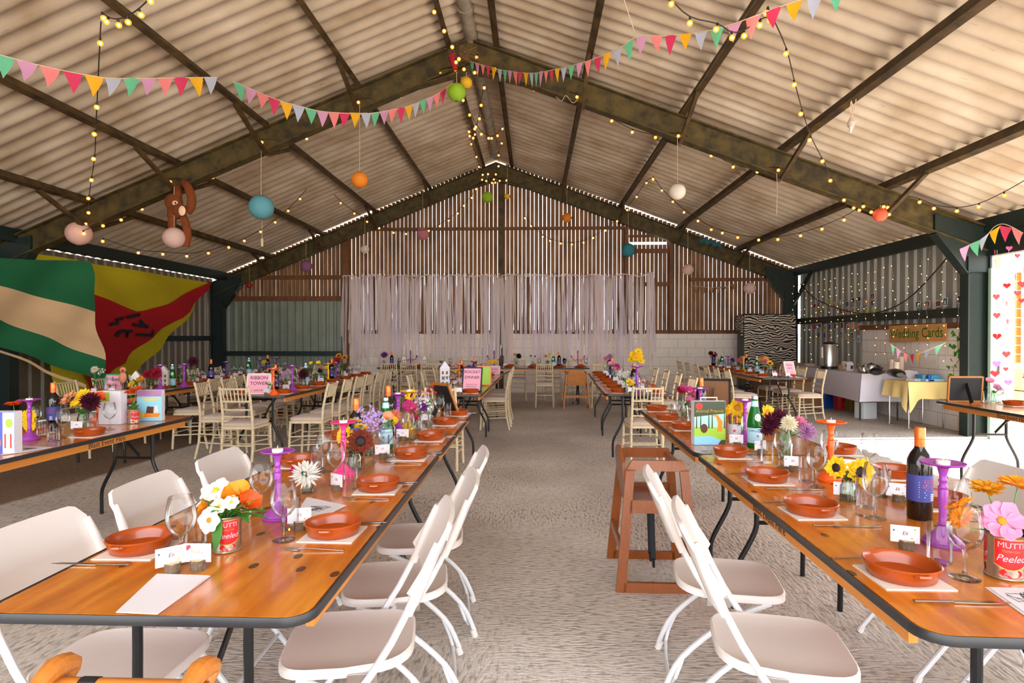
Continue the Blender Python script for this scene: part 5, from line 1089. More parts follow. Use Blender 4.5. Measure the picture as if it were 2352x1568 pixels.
# paper lanterns
def lantern(px,py,rpx,Y,m,topy,label,cord=True):
    c=AY(px,py,Y); r=rpx*Y/F; t=thing('paper_lantern',label,'lantern',c,0,'paper lanterns hanging from the roof')
    n=22; prof=[]
    for i in range(n*2+1):
        a=-PI/2+PI*i/(n*2)*.94+.09; rr=r*math.cos(a)*(1 if i%2 else .982); prof.append((max(rr,.2*r),r*.96*math.sin(a)))
    MB().lathe(prof,24).build('shade',m,t,smooth=True,angle=40)
    MB().tube([(r*.2*math.cos(k*PI/6),r*.2*math.sin(k*PI/6),r*.94) for k in range(13)],.004,5).build('wire_ring','cable',t)
    if cord: top=AY(px,topy,Y); MB().tube([(0,0,r*.9),(top.x-c.x,0,top.z-c.z)],.0035,5).build('cord','rope',t)
    return t
for a in ((181,536,27,9.0,'l_blush',505,'blush lantern lit from behind by a cluster of bulbs, far left'),(400,546,24,8.85,'l_blush',428,'blush paper lantern hanging in front of the plush monkey'),(600,476,27.5,9.0,'l_teal',338,'large teal paper lantern'),(826,413,18.5,9.0,'l_orange',240,'orange paper lantern on a long cord below the near rafter'),
 (1049,212,20.5,8.8,'l_green',165,'lime green paper lantern at the roof apex'),(1071,190,13,9.0,'l_yellow',165,'yellow paper lantern tucked beside the lime green one'),(1556,440,18,9.0,'l_white',316,'white paper lantern under the right rafter'),(2022,493,15,9.0,'l_coral',470,'coral lantern among bulbs at the right rafter end'),
 (573,655,7,14.4,'l_red',585,'tiny red paper lantern near the left back corner'),(703,611,14,14.4,'l_mauve',530,'mauve paper lantern against the slatted wall'),(838,572,10,14.4,'l_white',490,'small cream lantern left of the dusky pink one'),(971,537,15,14.4,'l_pink',435,'dusky pink paper lantern before the slats'),
 (1119,453,13,14.2,'l_green',400,'small lime lantern beneath the far apex'),(1165,451,7,14.4,'l_yellow',370,'tiny yellow lantern beneath the far apex'),(1302,500,11,14.4,'l_orange',430,'small orange lantern before the slatted wall'),(1443,574,16,14.3,'l_dteal',475,'deep teal lantern before the loft hatch'),
 (1580,619,13,14.4,'l_blush',525,'small blush lantern right of the deep teal one'),(1722,662,13.5,14.2,'l_blush',580,'small blush lantern above the zebra cloth')): lantern(*a)
# festoon lights
def mk_bulb():
    mb=MB(); mb.mi=1; mb.ball((0,0,-.048),.012,8); mb.mi=0; mb.ball((0,0,-.048),.025,12); mb.mi=2; mb.tube([(0,0,.004),(0,0,-.026)],[.009,.011],8); o=mb.build('bulb',['bulb_glass','bulb_core','bulb_socket'],smooth=True); return o
m=bpy.data.materials.new('bulb_glass'); m.use_nodes=True; nt=m.node_tree; nt.nodes.clear(); o_=nt.nodes.new('ShaderNodeOutputMaterial'); e_=nt.nodes.new('ShaderNodeEmission'); e_.inputs['Color'].default_value=lin('#ff9022'); e_.inputs['Strength'].default_value=1.6; t_=nt.nodes.new('ShaderNodeBsdfTransparent'); x_=nt.nodes.new('ShaderNodeMixShader'); x_.inputs['Fac'].default_value=.62
nt.links.new(t_.outputs[0],x_.inputs[1]); nt.links.new(e_.outputs[0],x_.inputs[2]); nt.links.new(x_.outputs[0],o_.inputs['Surface']); MATS['bulb_glass']=m
BULB=mk_bulb(); BD=BULB.data; bpy.data.objects.remove(BULB)
def festoon(label,pts,bulbs=None,slack=0,ends=()):
    """pts: (px,py,Y) bulb sites along the cable"""
    t=thing('festoon_lights',label,'string lights',AY(*pts[0]),0,'festoon light strings under the roof'); o0=t.location.copy()
    P_=[AY(a,b-(4 if len(pts)>1 else 0),Y)-o0 for a,b,Y in pts]; path=[]
    for i,p in enumerate(P_):
        path.append(p+Vector((0,0,.045)))
    E=[AY(*e)-o0 for e in ends]; 
    if len(E)>0 and E[0] is not None: path=[E[0]]+path
    if len(E)>1: path.append(E[1])
    MB().tube(path,.0055,5,smooth_steps=3).build('cable','cable',t,smooth=True)
    for i,p in enumerate(P_):
        b=bpy.data.objects.new('bulb',BD); COL.objects.link(b); b.parent=t; b.location=p+Vector((0,0,.045)); b.rotation_euler=(R.uniform(-.3,.3),R.uniform(-.3,.3),0)
def prog(l,Ya,Yb): n=len(l)-1 or 1; return [(a,b,Ya+(Yb-Ya)*i/n) for i,(a,b) in enumerate(l)]
festoon('festoon string dropping from the near purlin to the left rafter end',prog([(230,102),(223,249),(220,313),(218,369),(211,418),(205,460),(203,493)],5.4,8.9),ends=((232,50,5.2),(203,505,8.95)))
festoon('festoon string looping along the near left purlin at top edge',prog([(235,45),(250,56),(271,60),(293,53),(319,37),(350,9),(390,-20)],5.3,4.6))
festoon('festoon string zigzagging along the near rafter, left slope',[(186,517,9.0),(199,518,9.0),(180,535,8.9),(191,540,8.9),(237,522,9.1),(280,509,9.3),(328,484,9.5),(360,449,9.4),(389,421,9.0),(441,424,9.2),(489,411,9.4),(535,390,9.5),(572,356,9.4),(602,331,9.0),(655,333,9.2),(706,322,9.4),(747,295,9.5),(789,268,9.4),(822,239,9.0),(873,236,9.2),(922,225,9.4),(968,201,9.3),(1010,172,9.1),(1044,163,9.0)])
festoon('festoon string swooping from left rafter end across to the back rafter',prog([(237,558),(317,584),(374,588),(429,592),(478,585),(524,572),(563,557),(600,536),(632,514),(662,488),(689,461),(711,435),(727,410)],9.3,12.6)+prog([(755,441),(782,470),(814,494),(843,513),(872,528),(905,538),(934,541),(986,534),(1009,523),(1030,510),(1050,494),(1066,476),(1083,458),(1094,438),(1107,417)],12.9,14.2))
festoon('festoon string running down the ridge from the near apex',prog([(1063,234),(1079,268),(1094,295),(1107,312),(1121,321),(1131,322),(1142,316),(1155,299)],9.6,11.6))
festoon('festoon string bunched on the ridge purlin below the apex',prog([(1112,206),(1104,245),(1100,276),(1092,300),(1077,306),(1080,316),(1087,320),(1090,313),(1086,322),(1083,335),(1093,364),(1101,387)],9.3,13.8))
festoon('festoon string ends clustered at the far apex',prog([(1154,333),(1144,361),(1144,386),(1109,405),(1122,404),(1139,404),(1134,416),(1117,419),(1130,424),(1138,423),(1147,419),(1163,418)],12.8,14.4))
festoon('festoon string above the near apex along the ridge purlin',prog([(1000,31),(1019,74),(1037,111),(1052,140),(1046,146),(1066,162),(1091,170),(1096,136)],7.2,9.0))
festoon('festoon string zigzagging along the near rafter, right slope',[(1136,162,9.0),(1178,185,9.3),(1227,210,9.4),(1277,220,9.3),(1327,226,9.0),(1365,252,9.2),(1405,282,9.4),(1453,308,9.5),(1504,319,9.3),(1558,316,9.0),(1594,333,9.2),(1634,362,9.4),(1683,387,9.5),(1737,399,9.3),(1787,395,9.0),(1831,416,9.2),(1878,442,9.4),(1930,462,9.4),(1960,481,9.2),(1982,478,9.0)])
festoon('festoon string slanting down in front of the right slope',prog([(1806,127),(1824,199),(1842,265),(1862,325),(1887,374),(1909,418),(1938,463)],5.7,8.9),ends=((1770,30,5.2),))
festoon('festoon string along the near right purlin at top edge',prog([(1538,15),(1585,55),(1648,71),(1680,90),(1709,86),(1747,61),(1769,52),(1764,33)],5.0,5.2),ends=((1500,-20,4.8),))
festoon('festoon string from the coral lantern out to right picture edge',[(1999,491,9.0),(2030,478,8.95),(2042,480,8.95),(2042,496,8.95),(2067,461,8.9),(2112,468,8.8),(2147,482,8.7),(2198,488,8.5),(2249,479,8.2),(2306,453,7.9),(2365,420,7.6)])
festoon('festoon string looping below the far right purlins',prog([(1501,415),(1519,441),(1544,467),(1572,491),(1602,511),(1635,531),(1658,539),(1696,549),(1741,555),(1786,554),(1837,545),(1887,530),(1937,509),(1975,486)],12.0,9.2))
festoon('festoon string in shallow loop across the slatted wall',prog([(1501,416),(1485,424),(1463,456),(1439,486),(1416,512),(1390,533),(1363,550),(1339,561),(1313,565),(1289,563),(1265,557),(1246,547),(1220,523),(1207,505)],12.2,14.3))
# bunting
BC=['b_mint','b_lilac','b_coral','b_crimson','b_yellow','b_grey']
def bunting(label,pts,n,w=.19,h=.23,off=0,cols=BC,twist=.0,skip=()):
    P_=[AY(*p) for p in pts]; t=thing('bunting',label,'bunting',P_[0],0,'strings of triangular bunting'); o0=P_[0].copy()
    L=[0]
    for a,b in zip(P_,P_[1:]): L.append(L[-1]+(b-a).length)
    def q(s):
        for i in range(len(L)-1):
            if s<=L[i+1]: return P_[i].lerp(P_[i+1],(s-L[i])/max(1e-6,L[i+1]-L[i]))
        return P_[-1]
    MB().tube([p-o0 for p in P_],.004,5,smooth_steps=4).build('tape','rope',t)
    st=L[-1]/n
    for i in range(n):
        if i in skip: continue
        a=q(st*(i+.5)-w/2)-o0; b=q(st*(i+.5)+w/2)-o0; m=(a+b)/2; sw=Vector((R.uniform(-.02,.02),R.uniform(-.05,.05),-h)); k=R.uniform(-.015,.015)
        mb=MB(); mb.grid(lambda u,v:(a.lerp(b,u)*(1-v)+(m+sw)*v)+Vector((0,k*math.sin(u*PI)*(1-v)+.01*math.sin(v*4),0)),4,5); mb.build('flag',cols[(i+off)%len(cols)],t,smooth=True)
bunting('mint to grey bunting across the left slope, nearest string',[(-20,120,5.1),(100,152,5.3),(235,178,5.6),(330,180,5.9),(500,177,6.5)],12,w=.15,h=.19)
bunting('bunting sagging from left slope to the lime green lantern',[(535,186,7.3),(640,230,7.4),(740,256,7.6),(850,260,8.0),(930,246,8.4),(1000,218,8.8),(1040,190,9.0)],23,w=.15,h=.205)
bunting('bunting from the apex sagging along the right rafter to the top edge',[(1078,140,8.9),(1150,160,8.3),(1220,168,7.6),(1280,158,6.9),(1350,140,6.4),(1420,112,6.0),(1465,84,5.8),(1540,82,5.6),(1640,68,5.3),(1720,42,5.1),(1790,16,5.0),(1950,-35,4.8)],37,w=.12,h=.17)
bunting('small bunting strung under the wedding cards board',[(2045,790,9.6),(2060,800,9.7),(2085,815,9.8),(2110,812,9.5),(2140,800,9.3),(2172,787,9.2)],7,w=.11,h=.15,off=0)
bunting('hessian bunting hung on the slatted wall',[(1590,655,14.9),(1630,660,14.9),(1668,658,14.9),(1694,648,14.9)],6,w=.13,h=.17,cols=['b_hessian'])
bunting('bunting hung beside the door post lintel',[(2205,572,8.6),(2235,558,8.6),(2262,545,8.5),(2285,520,8.4),(2310,515,8.3),(2350,535,8.2)],6,w=.15,h=.2,off=0,cols=['b_lilac','b_mint','b_grey','b_yellow','b_crimson','b_coral'])
# big flags on the flag wall
def sheet(name,parts,fn,t,wav=.05):
    for nm,m,top,bot in parts:
        mb=MB(); mb.grid(lambda u,v:fn(top[0][0]+(top[1][0]-top[0][0])*u+((bot[0][0]-top[0][0])*(1-u)+(bot[1][0]-top[1][0])*u)*v,(top[0][1]*(1-u)+top[1][1]*u)*(1-v)+(bot[0][1]*(1-u)+bot[1][1]*u)*v),24,8); mb.build(nm,m,t,smooth=True)
def f1(px,py):
    p=AY(px,py,8.7); p.y+=.05*math.sin(px*.035+py*.03)+.02*math.sin(py*.07-px*.02); return p
t=thing('striped_flag','green and cream striped fabric flag hanging by the left wall','flag')
sheet('f',[('green_band','flag_green',((-80,590),(207,600)),((-80,636),(221,716))),('cream_band','flag_cream',((-80,636),(221,716)),((-80,704),(237,827))),('green_band','flag_green',((-80,704),(237,827)),((-80,766),(244,880))),('cream_hem','flag_cream',((-80,766),(190,884)),((-80,771),(190,893)))],f1,t)
def f2(px,py,d=0):
    p=AX(px,py,-7.75+d); p.x+=.05*math.sin(px*.045-py*.05)+.03*math.sin(py*.06+px*.02); return p
t=thing('yellow_flag','huge yellow and red flag with black strokes on the left wall','flag')
mb=MB()
def fy(u,v):  # u 0..1 from the tied corner outward; fan shaped sail
    a=(484,650); b=(52,577); c=(150,915); e=(b[0]*(1-v)+c[0]*v-30*math.sin(PI*v),b[1]*(1-v)+c[1]*v); sag=66*math.sin(PI*u)*v*v
    return f2(a[0]*(1-u)+e[0]*u,a[1]*(1-u)+e[1]*u+sag)
mb.grid(fy,30,20); mb.build('cloth','flag_yellow',t,smooth=True)
def appl(nm,pts,m,d):
    mb=MB(); 
    # triangulated fan grid between upper and lower outline
    up,lo=pts
    def ip(l,u):
        s=u*(len(l)-1); i=min(int(s),len(l)-2); f=s-i; return l[i][0]*(1-f)+l[i+1][0]*f,l[i][1]*(1-f)+l[i+1][1]*f
    def fn(u,v): a=ip(up,u); b=ip(lo,u); return f2(a[0]*(1-v)+b[0]*v,a[1]*(1-v)+b[1]*v,d)
    mb.grid(fn,24,8); mb.build(nm,m,t,smooth=True)
appl('red_band',([(200,672),(222,681),(260,695),(327,717),(380,700),(430,676),(466,655),(483,646)],[(200,905),(243,872),(262,845),(292,832),(318,800),(360,764),(425,722),(480,664)]),'flag_red',.05)
for i,(a,b) in enumerate((((289,728),(326,722)),((300,745),(335,750)),((318,735),(326,748)),((308,768),(344,770)),((344,770),(349,758)),((270,772),(278,760)),((278,760),(298,760)),((268,735),(280,730)),((258,745),(272,742)),((290,762),(291,775)))):
    p,q_=f2(*a,.12),f2(*b,.12); MB().beam(p,q_,.02,.06,up=(0,0,1)).build('black_stroke','flag_black',t)
# plush monkey clinging to the rafter brace
def Pm(px,py,dy=0): return AY(px,py,8.93+dy)
t=thing('plush_monkey','brown long-armed plush monkey hanging from the left rafter','soft toy'); r=.055
MB().tube([Pm(406,468),Pm(402,482),Pm(400,500)],[.13,.10,.09],12,smooth_steps=2).build('body','monkey_fur',t,smooth=True)
mb=MB(); mb.ball(Pm(399,464,-.02),.125,16,sc=(1,.9,1.0)); mb.ball(Pm(412,482,-.10),.10,14,sc=(1.05,.7,1.0)); mb.build('head','monkey_fur',t,smooth=True)
MB().ball(Pm(418,484,-.18),.07,12,sc=(.75,.35,1.05)).build('muzzle','monkey_face',t,smooth=True); MB().ball(Pm(402,466,-.13),.045,10,sc=(1,.5,.8)).build('eye_patch','monkey_face',t,smooth=True); MB().ball(Pm(403,466,-.16),.014,8).build('eye','flag_black',t,smooth=True)
MB().tube([Pm(408,462),Pm(408,440),Pm(410,428,.1)],[.06,.055,.05],10,smooth_steps=3).build('arm','monkey_fur',t,smooth=True)
MB().tube([Pm(424,418,.1),Pm(432,430),Pm(440,455),Pm(438,475),Pm(430,488)],[.055,.06,.062,.062,.055],10,smooth_steps=4).build('arm','monkey_fur',t,smooth=True)
MB().tube([Pm(397,490),Pm(395,515),Pm(396,545)],[.06,.055,.05],10,smooth_steps=3).build('leg','monkey_fur',t,smooth=True)
MB().tube([Pm(420,495),Pm(427,515),Pm(431,540),Pm(427,566)],[.05,.055,.055,.045],10,smooth_steps=3).build('leg','monkey_fur',t,smooth=True)
# red toy and dried twigs tied at the apex
t=thing('apex_posy','red cloth and dried twigs tied at the rafter apex','decoration'); mb=MB()
for i in range(40):
    a=AY(1058+R.uniform(-10,20),122+R.uniform(-10,14),8.85); mb.tube([a,a+Vector((R.uniform(-.15,.2),R.uniform(-.1,.1),R.uniform(-.1,.12)))],.004,4)
mb.build('twigs','card_brown',t); mb=MB(); mb.tube([AY(1038,128,8.8),AY(1043,145,8.8),AY(1046,160,8.8)],[.06,.05,.03],8,smooth_steps=2); mb.build('red_cloth','f_red',t,smooth=True)
# pendant lampholder and loose cords
t=thing('bulb_holder','bare grey lamp holder dangling from the upper right purlin','lamp holder'); a=AY(1955,232,6.6); b=AY(1955,270,6.6); c=AY(1955,292,6.6)
MB().tube([a,a.lerp(b,.5)+Vector((.02,0,0)),b],.006,5,smooth_steps=2).build('cord','rope',t); MB().tube([a+Vector((.05,0,.02)),a+Vector((.03,0,-.1)),a+Vector((-.01,0,-.12)),a],.005,5,smooth_steps=3).build('loop','rope',t); MB().tube([b,b.lerp(c,.5),c],[.015,.04,.03],10).build('holder','cushion',t,smooth=True); MB().tube([c,AY(1953,305,6.6)],[.02,.012],8).build('tip','white_plastic',t,smooth=True)
t=thing('cord_weight','small wooden toggle hanging below the teal lantern','toggle'); a=AY(602,505,9.0); b=AY(602,548,9.0); MB().tube([a,b],.003,5).build('cord','rope',t); MB().tube([b,AY(602,566,9.0)],.018,8).build('toggle','rope',t,smooth=True)
for i,(pts,lab) in enumerate((([(1784,398,9),(1785,440,9),(1784,495,9)],'thin cord hanging straight from the right rafter'),([(1277,222,9),(1290,232,9),(1300,219,9),(1315,236,9),(1328,228,9)],'white cord looped under the rafter near the apex'),([(1430,-10,5.5),(1458,75,5.8)],'thin cord holding up the right bunting'))):
    t=MB().tube([AY(*p) for p in pts],.004,5,smooth_steps=4).build('hanging_cord','rope',smooth=True); tag(t,lab,'cord')
o=MB().tube([AX(1838,652,6.2),AX(1880,690,6.2),AX(1980,720,6.2),AX(2080,690,6.25),AX(2197,567,6.3)],.011,7,smooth_steps=6).build('black_cable','cable',smooth=True); tag(o,'black cable sagging across the grey right wall','cable')
mb=MB(); mb.grid(lambda u,v:AY(1608+50*u,545+14*u+8*v+3*math.sin(u*20),14.6)+Vector((0,.1*v,0)),14,3); mat('tarp','#2b6f7c',.4); o=tag(mb.build('blue_tarp_scrap','tarp',smooth=True),'scrap of blue tarpaulin stuffed above the far rafter','tarpaulin')
# ================================================================ refreshment corner
mat('table_white','#d8d4e2',.8,noise=.05,nscale=3); mat('yellow_cloth','#f3d992',.85,noise=.08,nscale=3); mat('urn_steel','#bcbab6',.3,metal=.95); mat('black_plastic','#141417',.35); mat('kraft','#a98058',.8,noise=.2,nscale=6); mat('cup_cream','#e6d3bf',.7); mat('blue_bag','#0d4f9e',.35); mat('red_bag','#c81c1c',.4); mat('olive_bag','#7a6c2a',.7); mat('jerry','#dfe3e4',.35); mat('blue_box','#3d9cd6',.45); mat('board_paint','#c99252',.6,noise=.1,nscale=6); mat('letter_green','#1e4a22',.6); mat('letter_yellow','#b7c41c',.6)
t=thing('refreshment_table','table under stretched white cloth holding tea urn and cups','table',(5.82,11.45,0)); 
mb=MB(); ya,yb=-1.3,1.35; xa,xb=-.38,.42
mb.grid(lambda u,v:(xa+(xb-xa)*u,ya+(yb-ya)*v,.80+.0*u),6,10)
hem=lambda v:.34+.10*math.sin(v*PI)*0+(.44*max(0,(v-.72))/.28)**1
mb.grid(lambda u,v:(xa-.09*u*(1-v)+.10*u*math.sin(PI*v),ya+(yb-ya)*v-.08*u*(1-v),.80-(.80-hem(v))*u),10,24)
mb.grid(lambda u,v:(xa+(xb-xa)*u-.09*v*(1-u),ya-.10*v+.10*v*math.sin(PI*u),.80-(.46)*v),10,10)
mb.build('cloth','table_white',t,smooth=True,angle=60)
MB().box(.02,.02,.775,.72,2.5,.03).build('tabletop','ply_edge',t)
for sx in (-.3,.32):
    for sy in (-1.1,1.1): MB().tube([(sx,sy,.76),(sx,sy,0)],.013,8).build('leg','black_metal',t,smooth=True)
def wallside(px,z=.80,X=5.8): p=ray(px,0); d=ray(px,860); return (X,CAM.y+X/d.x*d.y,z)
def rt(px,X,z=.803): d=ray(px,860); return (X,X/d.x*d.y,z)
t=thing('tea_urn','tall steel tea urn with black lid on the white table','urn',rt(1904,5.62)); MB().tube([(0,0,.0),(0,0,.05)],.15,24).build('base','black_plastic',t,smooth=True); MB().lathe([(.135,.04),(.135,.46),(.13,.47),(0,.475)],30).build('body','urn_steel',t,smooth=True,angle=40); MB().lathe([(.13,.47),(.10,.50),(.03,.51),(.03,.53),(0,.53)],20).build('lid','black_plastic',t,smooth=True,angle=40); MB().box(-.155,-.05,.31,.03,.03,.2).build('gauge','white_plastic',t); MB().tube([(-.10,-.10,.08),(-.14,-.14,.08),(-.14,-.14,.05)],.014,8).build('tap','black_plastic',t,smooth=True); MB().tube([(.14,0,.40),(.18,0,.44),(.14,0,.48)],.012,8,smooth_steps=3).build('handle','black_plastic',t,smooth=True)
def papercup(loc,label,h=.10,m='kraft',n=1):
    o=MB().lathe([(0,0),(.028,0),(.040,h),(.042,h),(.038,h-.002),(.026,.004),(0,.004)],18).build('paper_cup',m,smooth=True,angle=40); o.location=loc; tag(o,label,'cup'); o['group']='cups on the white table'; return o
papercup(rt(1930,5.55),'brown paper cup beside the urn'); papercup(rt(1975,5.6),'brown paper cup full of wooden stirrers')
p=rt(1975,5.6); mb=MB()
for i in range(14): a=i*.9; mb.beam((p[0]+.01*math.cos(a),p[1]+.01*math.sin(a),p[2]+.02),(p[0]+.035*math.cos(a),p[1]+.035*math.sin(a),p[2]+.155),.007,.002)
o=tag(mb.build('wooden_stirrers','cut_wood'),'bunch of pale wooden stirrers standing in a cup','stirrers'); o['kind']='stuff'
for px,X,h,lab in ((1952,5.62,.17,'white and grey milk carton on the white table'),(1940,5.85,.15,'cream carton behind the milk carton')):
    p=rt(px,X); t=thing('milk_carton',lab,'carton',p,.4); MB().box(0,0,h*.42,.075,.075,h*.84).build('body','label_white' if X<5.7 else 'cup_cream',t); MB().add([(-.037,-.037,h*.84),(.037,-.037,h*.84),(.037,.037,h*.84),(-.037,.037,h*.84),(-.037,0,h),(.037,0,h)],[(0,1,5,4),(2,3,4,5),(0,4,3),(1,2,5)]).build('gable','label_white',t); MB().box(0,-.0385,.07,.05,.001,.06).build('print','ink',t)
for px,X,s,lab in ((2001,5.62,1.25,'larger lidded steel teapot behind black bag'),(1984,5.55,.95,'small steel teapot nearest the stirrers'),(2018,5.75,.9,'small steel jug beside the larger teapot')):
    t=thing('teapot',lab,'teapot',rt(px,X),.3,'teapots on the white table'); t.scale=(s,s,s); MB().lathe([(0,0),(.05,0),(.062,.03),(.06,.09),(.05,.115),(0,.12)],20).build('body','urn_steel',t,smooth=True,angle=50); MB().lathe([(.045,.115),(.03,.13),(.008,.133),(.01,.145),(0,.148)],14).build('lid','black_plastic',t,smooth=True,angle=50); MB().tube([(-.055,0,.05),(-.09,0,.08),(-.10,0,.11)],[.014,.010,.008],8,smooth_steps=2).build('spout','urn_steel',t,smooth=True); MB().tube([(.055,0,.10),(.10,0,.10),(.095,0,.04),(.06,0,.03)],.008,8,smooth_steps=3).build('handle','black_plastic',t,smooth=True)
for i,(px,X,n) in enumerate(((2048,5.9,8),(2059,5.75,7),(2070,5.98,10),(2056,6.08,9))):
    p=rt(px,X); s=0
    for k in range(n):
        o=MB().lathe([(0,0),(.030,0),(.045,.05),(.048,.052),(.044,.051),(.028,.003),(0,.003)],14).build('paper_bowl','cup_cream',smooth=True,angle=40) if (i+k)==0 else None
        if o is None: o=BP.copy(); COL.objects.link(o)
        else: BP=o
        o.location=(p[0],p[1],p[2]+k*.026); tag(o,f'cream paper tub, {["first","second","third","fourth","fifth","sixth","seventh","eighth","ninth","tenth"][k]} from bottom of the {["leftmost stack","short front stack","tall right stack","rearmost stack"][i]}','paper tub','stacked paper tubs on the white table')
for i,(px,X,l,lab,rz) in enumerate(((2015,5.5,.42,'black padded bag with white tag in front of teapots',.9),(2058,5.5,.50,'long black padded bag lying at the near end',1.25))):
    t=thing('padded_bag',lab,'bag',(rt(px,X)[0],rt(px,X)[1],.805),rz); mb=MB(); mb.tube([(-l/2,0,.045),(-l/3,0,.055),(0,0,.06),(l/3,0,.055),(l/2,0,.045)],[.03,.06,.065,.058,.025],12,smooth_steps=3); mb.v=[Vector((v.x,v.y*1.6,v.z)) for v in mb.v]; mb.build('body','black_plastic',t,smooth=True); MB().box(-.03,-.09,.075,.05,.004,.035).build('tag','label_white',t)
# boxes and shelf behind
for i,(px,py,X,w,h,m,lab,nm) in enumerate(((1735+90,868,5.6,.5,.12,'kraft','flat cardboard tray on the crate by the zebra cloth','cardboard_tray'),(1860,868,5.9,.45,.10,'cup_cream','flat pale carton beside the urn','flat_carton'))):
    p=rt(px,X,.72); t=thing(nm,lab,'box',(p[0],13.3+i*.15,.72)); MB().box(0,0,h/2,w,.3,h).build('body',m,t); MB().box(0,-.151,h*.5,w*.3,.002,h*.3).build('hand_hole','card_brown',t)
t=thing('storage_crate','dark crate stack beneath the cardboard trays','crate',(5.55,13.38,0)); MB().box(0,0,.36,1.35,.6,.715).build('body','timber',t); MB().box(0,-.31,.55,1.3,.03,.06).build('slat','timber_rail',t)
def fl0(px,py,h,w,d,m,label,nm,cat,rz=0,top=1.0,extra=None):
    p=AZ(px,py,0); t=thing(nm,label,cat,(p.x,p.y+d/2,0),rz); mb=MB(); mb.grid(lambda u,v:((u-.5)*w*(1+(top-1)*v),-d/2-.02*math.sin(u*7)*v,h*v),8,6); mb.grid(lambda u,v:((.5-u)*w*(1+(top-1)*v),d/2+.02*math.sin(u*5)*v,h*v),8,6); mb.grid(lambda u,v:(w/2*(1+(top-1)*v),(u-.5)*d,h*v),3,6); mb.grid(lambda u,v:(-w/2*(1+(top-1)*v),(.5-u)*d,h*v),3,6); mb.add([(-w/2,-d/2,.005),(w/2,-d/2,.005),(w/2,d/2,.005),(-w/2,d/2,.005)],[(0,1,2,3)]); mb.build('body',m,t,smooth=False)
    for s in (-1,1):
        if extra=='handles': MB().tube([(-w*.2,s*d/2,h),(-w*.15,s*d/2,h+.10),(w*.15,s*d/2,h+.10),(w*.2,s*d/2,h)],.008,6,smooth_steps=3).build('handle',m,t)
    return t
fl0(1912,938,.33,.34,.22,'blue_bag','large blue woven shopping bag under the white table','shopping_bag','bag',extra='handles',top=1.1)
t=fl0(1942,942,.34,.26,.2,'red_bag','bright red shopping bag beside the blue one','shopping_bag','bag',extra='handles',top=1.1); textmb('thank you',.03,.001,lambda v:Vector((v.x,-.125,v.y+.12))).build('lettering','label_white',t)
fl0(1970,946,.30,.28,.2,'olive_bag','olive green paper carrier bag under the table','carrier_bag','bag',extra='handles')
fl0(1990,950,.26,.22,.18,'kraft','brown paper carrier bag behind the water container','carrier_bag','bag',extra='handles')
p=AZ(1999,962,0); t=thing('water_container','translucent square water container on the floor','container',(p.x,p.y+.15,0),.3); mb=MB(); mb.slab(rrect(.30,.24,.05),0,.28); mb.build('body','jerry',t,smooth=True,angle=40); MB().tube([(0,0,.28),(0,0,.31)],.03,12).build('cap','jerry',t,smooth=True); MB().tube([(-.09,.05,.27),(-.05,.05,.32),(.05,.05,.32),(.09,.05,.27)],.014,8,smooth_steps=3).build('handle','jerry',t,smooth=True)
for i,(px,py,w,h,lab) in enumerate(((1862,938,.75,.52,'big brown cardboard box left of the blue bag'),(1838,925,.36,.3,'smaller cardboard box behind the big one under the table'))):
    p=AZ(px,py,0); t=thing('cardboard_box',lab,'box',(p.x,p.y+.3,0),.05); MB().box(0,0,h/2,w,.5,h).build('body','kraft',t); MB().add([(-w/2,-.25,h),(w/2,-.25,h),(w/2,-.40,h+.10),(-w/2,-.42,h+.09)],[(0,1,2,3)]).build('flap','kraft',t); MB().box(0,-.252,h*.5,w,.002,.05).build('tape','cup_cream',t)
# yellow cloth folding table
t=thing('card_table','folding table with yellow cloth under the wedding cards board','table',(6.05,9.72,0))
mb=MB(); w=.62; l=.62; z=.72; hem=lambda s:.24+.0*s
mb.grid(lambda u,v:(-w/2+w*u,-l/2+l*v,z),6,6)
mb.grid(lambda u,v:(-w/2-.02*v-.03*v*math.sin(u*14),-l/2+l*u,z-v*(.26+.22*max(0,1-u*3)**1.5)),24,8)
mb.grid(lambda u,v:(-w/2+w*u,-l/2-.02*v-.03*v*math.sin(u*12+1),z-v*(.26+.22*max(0,1-u*3)**1.5)),24,8)
mb.build('cloth','yellow_cloth',t,smooth=True,angle=60); MB().box(0,0,z-.02,w-.02,l-.02,.03).build('tabletop','timber',t)
for y in (-.25,.25): MB().tube([(-.26,y,z-.03),(-.26,y,.06),(-.22,y,.012),(.22,y,.012),(.26,y,.06),(.26,y,z-.03)],.011,8,smooth_steps=3).build('leg_loop','steel',t,smooth=True)
for i,(x,y,w,d,h,m,lab,rz) in enumerate(((6.16,9.56,.30,.22,.04,'label_pale_blue','pale blue boxed book at base of the pile',.1),(6.14,9.58,.26,.2,.06,'blue_box','bright blue box on top of the pale one',-.05),(5.98,9.62,.2,.15,.035,'label_white','white plastic tray on the yellow cloth',.3))):
    t=thing('boxed_set' if i<2 else 'white_tray',lab,'box',(x,y,.722+(.041 if i==1 else 0)),rz); MB().box(0,0,h/2,w,d,h).build('body',m,t); MB().box(-w*.2,-d/2-.001,h*.5,w*.3,.002,h*.6).build('print','ink' if i==0 else 'cv_brown' if i==1 else 'label_pale_blue',t)
o=MB().lathe([(0,0),(.022,0),(.028,.11),(.026,.11),(.02,.004),(0,.004)],16).build('blue_cup','blue_bag',smooth=True,angle=40); o.location=(6.08,9.45,.722); tag(o,'small royal blue plastic cup on the yellow cloth','cup')
mb=MB(); mb.grid(lambda u,v:(5.95+.2*u,9.75+.1*v,.728+.14*v+.01*math.sin(u*5)),6,4); tag(mb.build('crumpled_sheet','white_paper',smooth=True),'crumpled white printed sheet propped on the tray','paper')
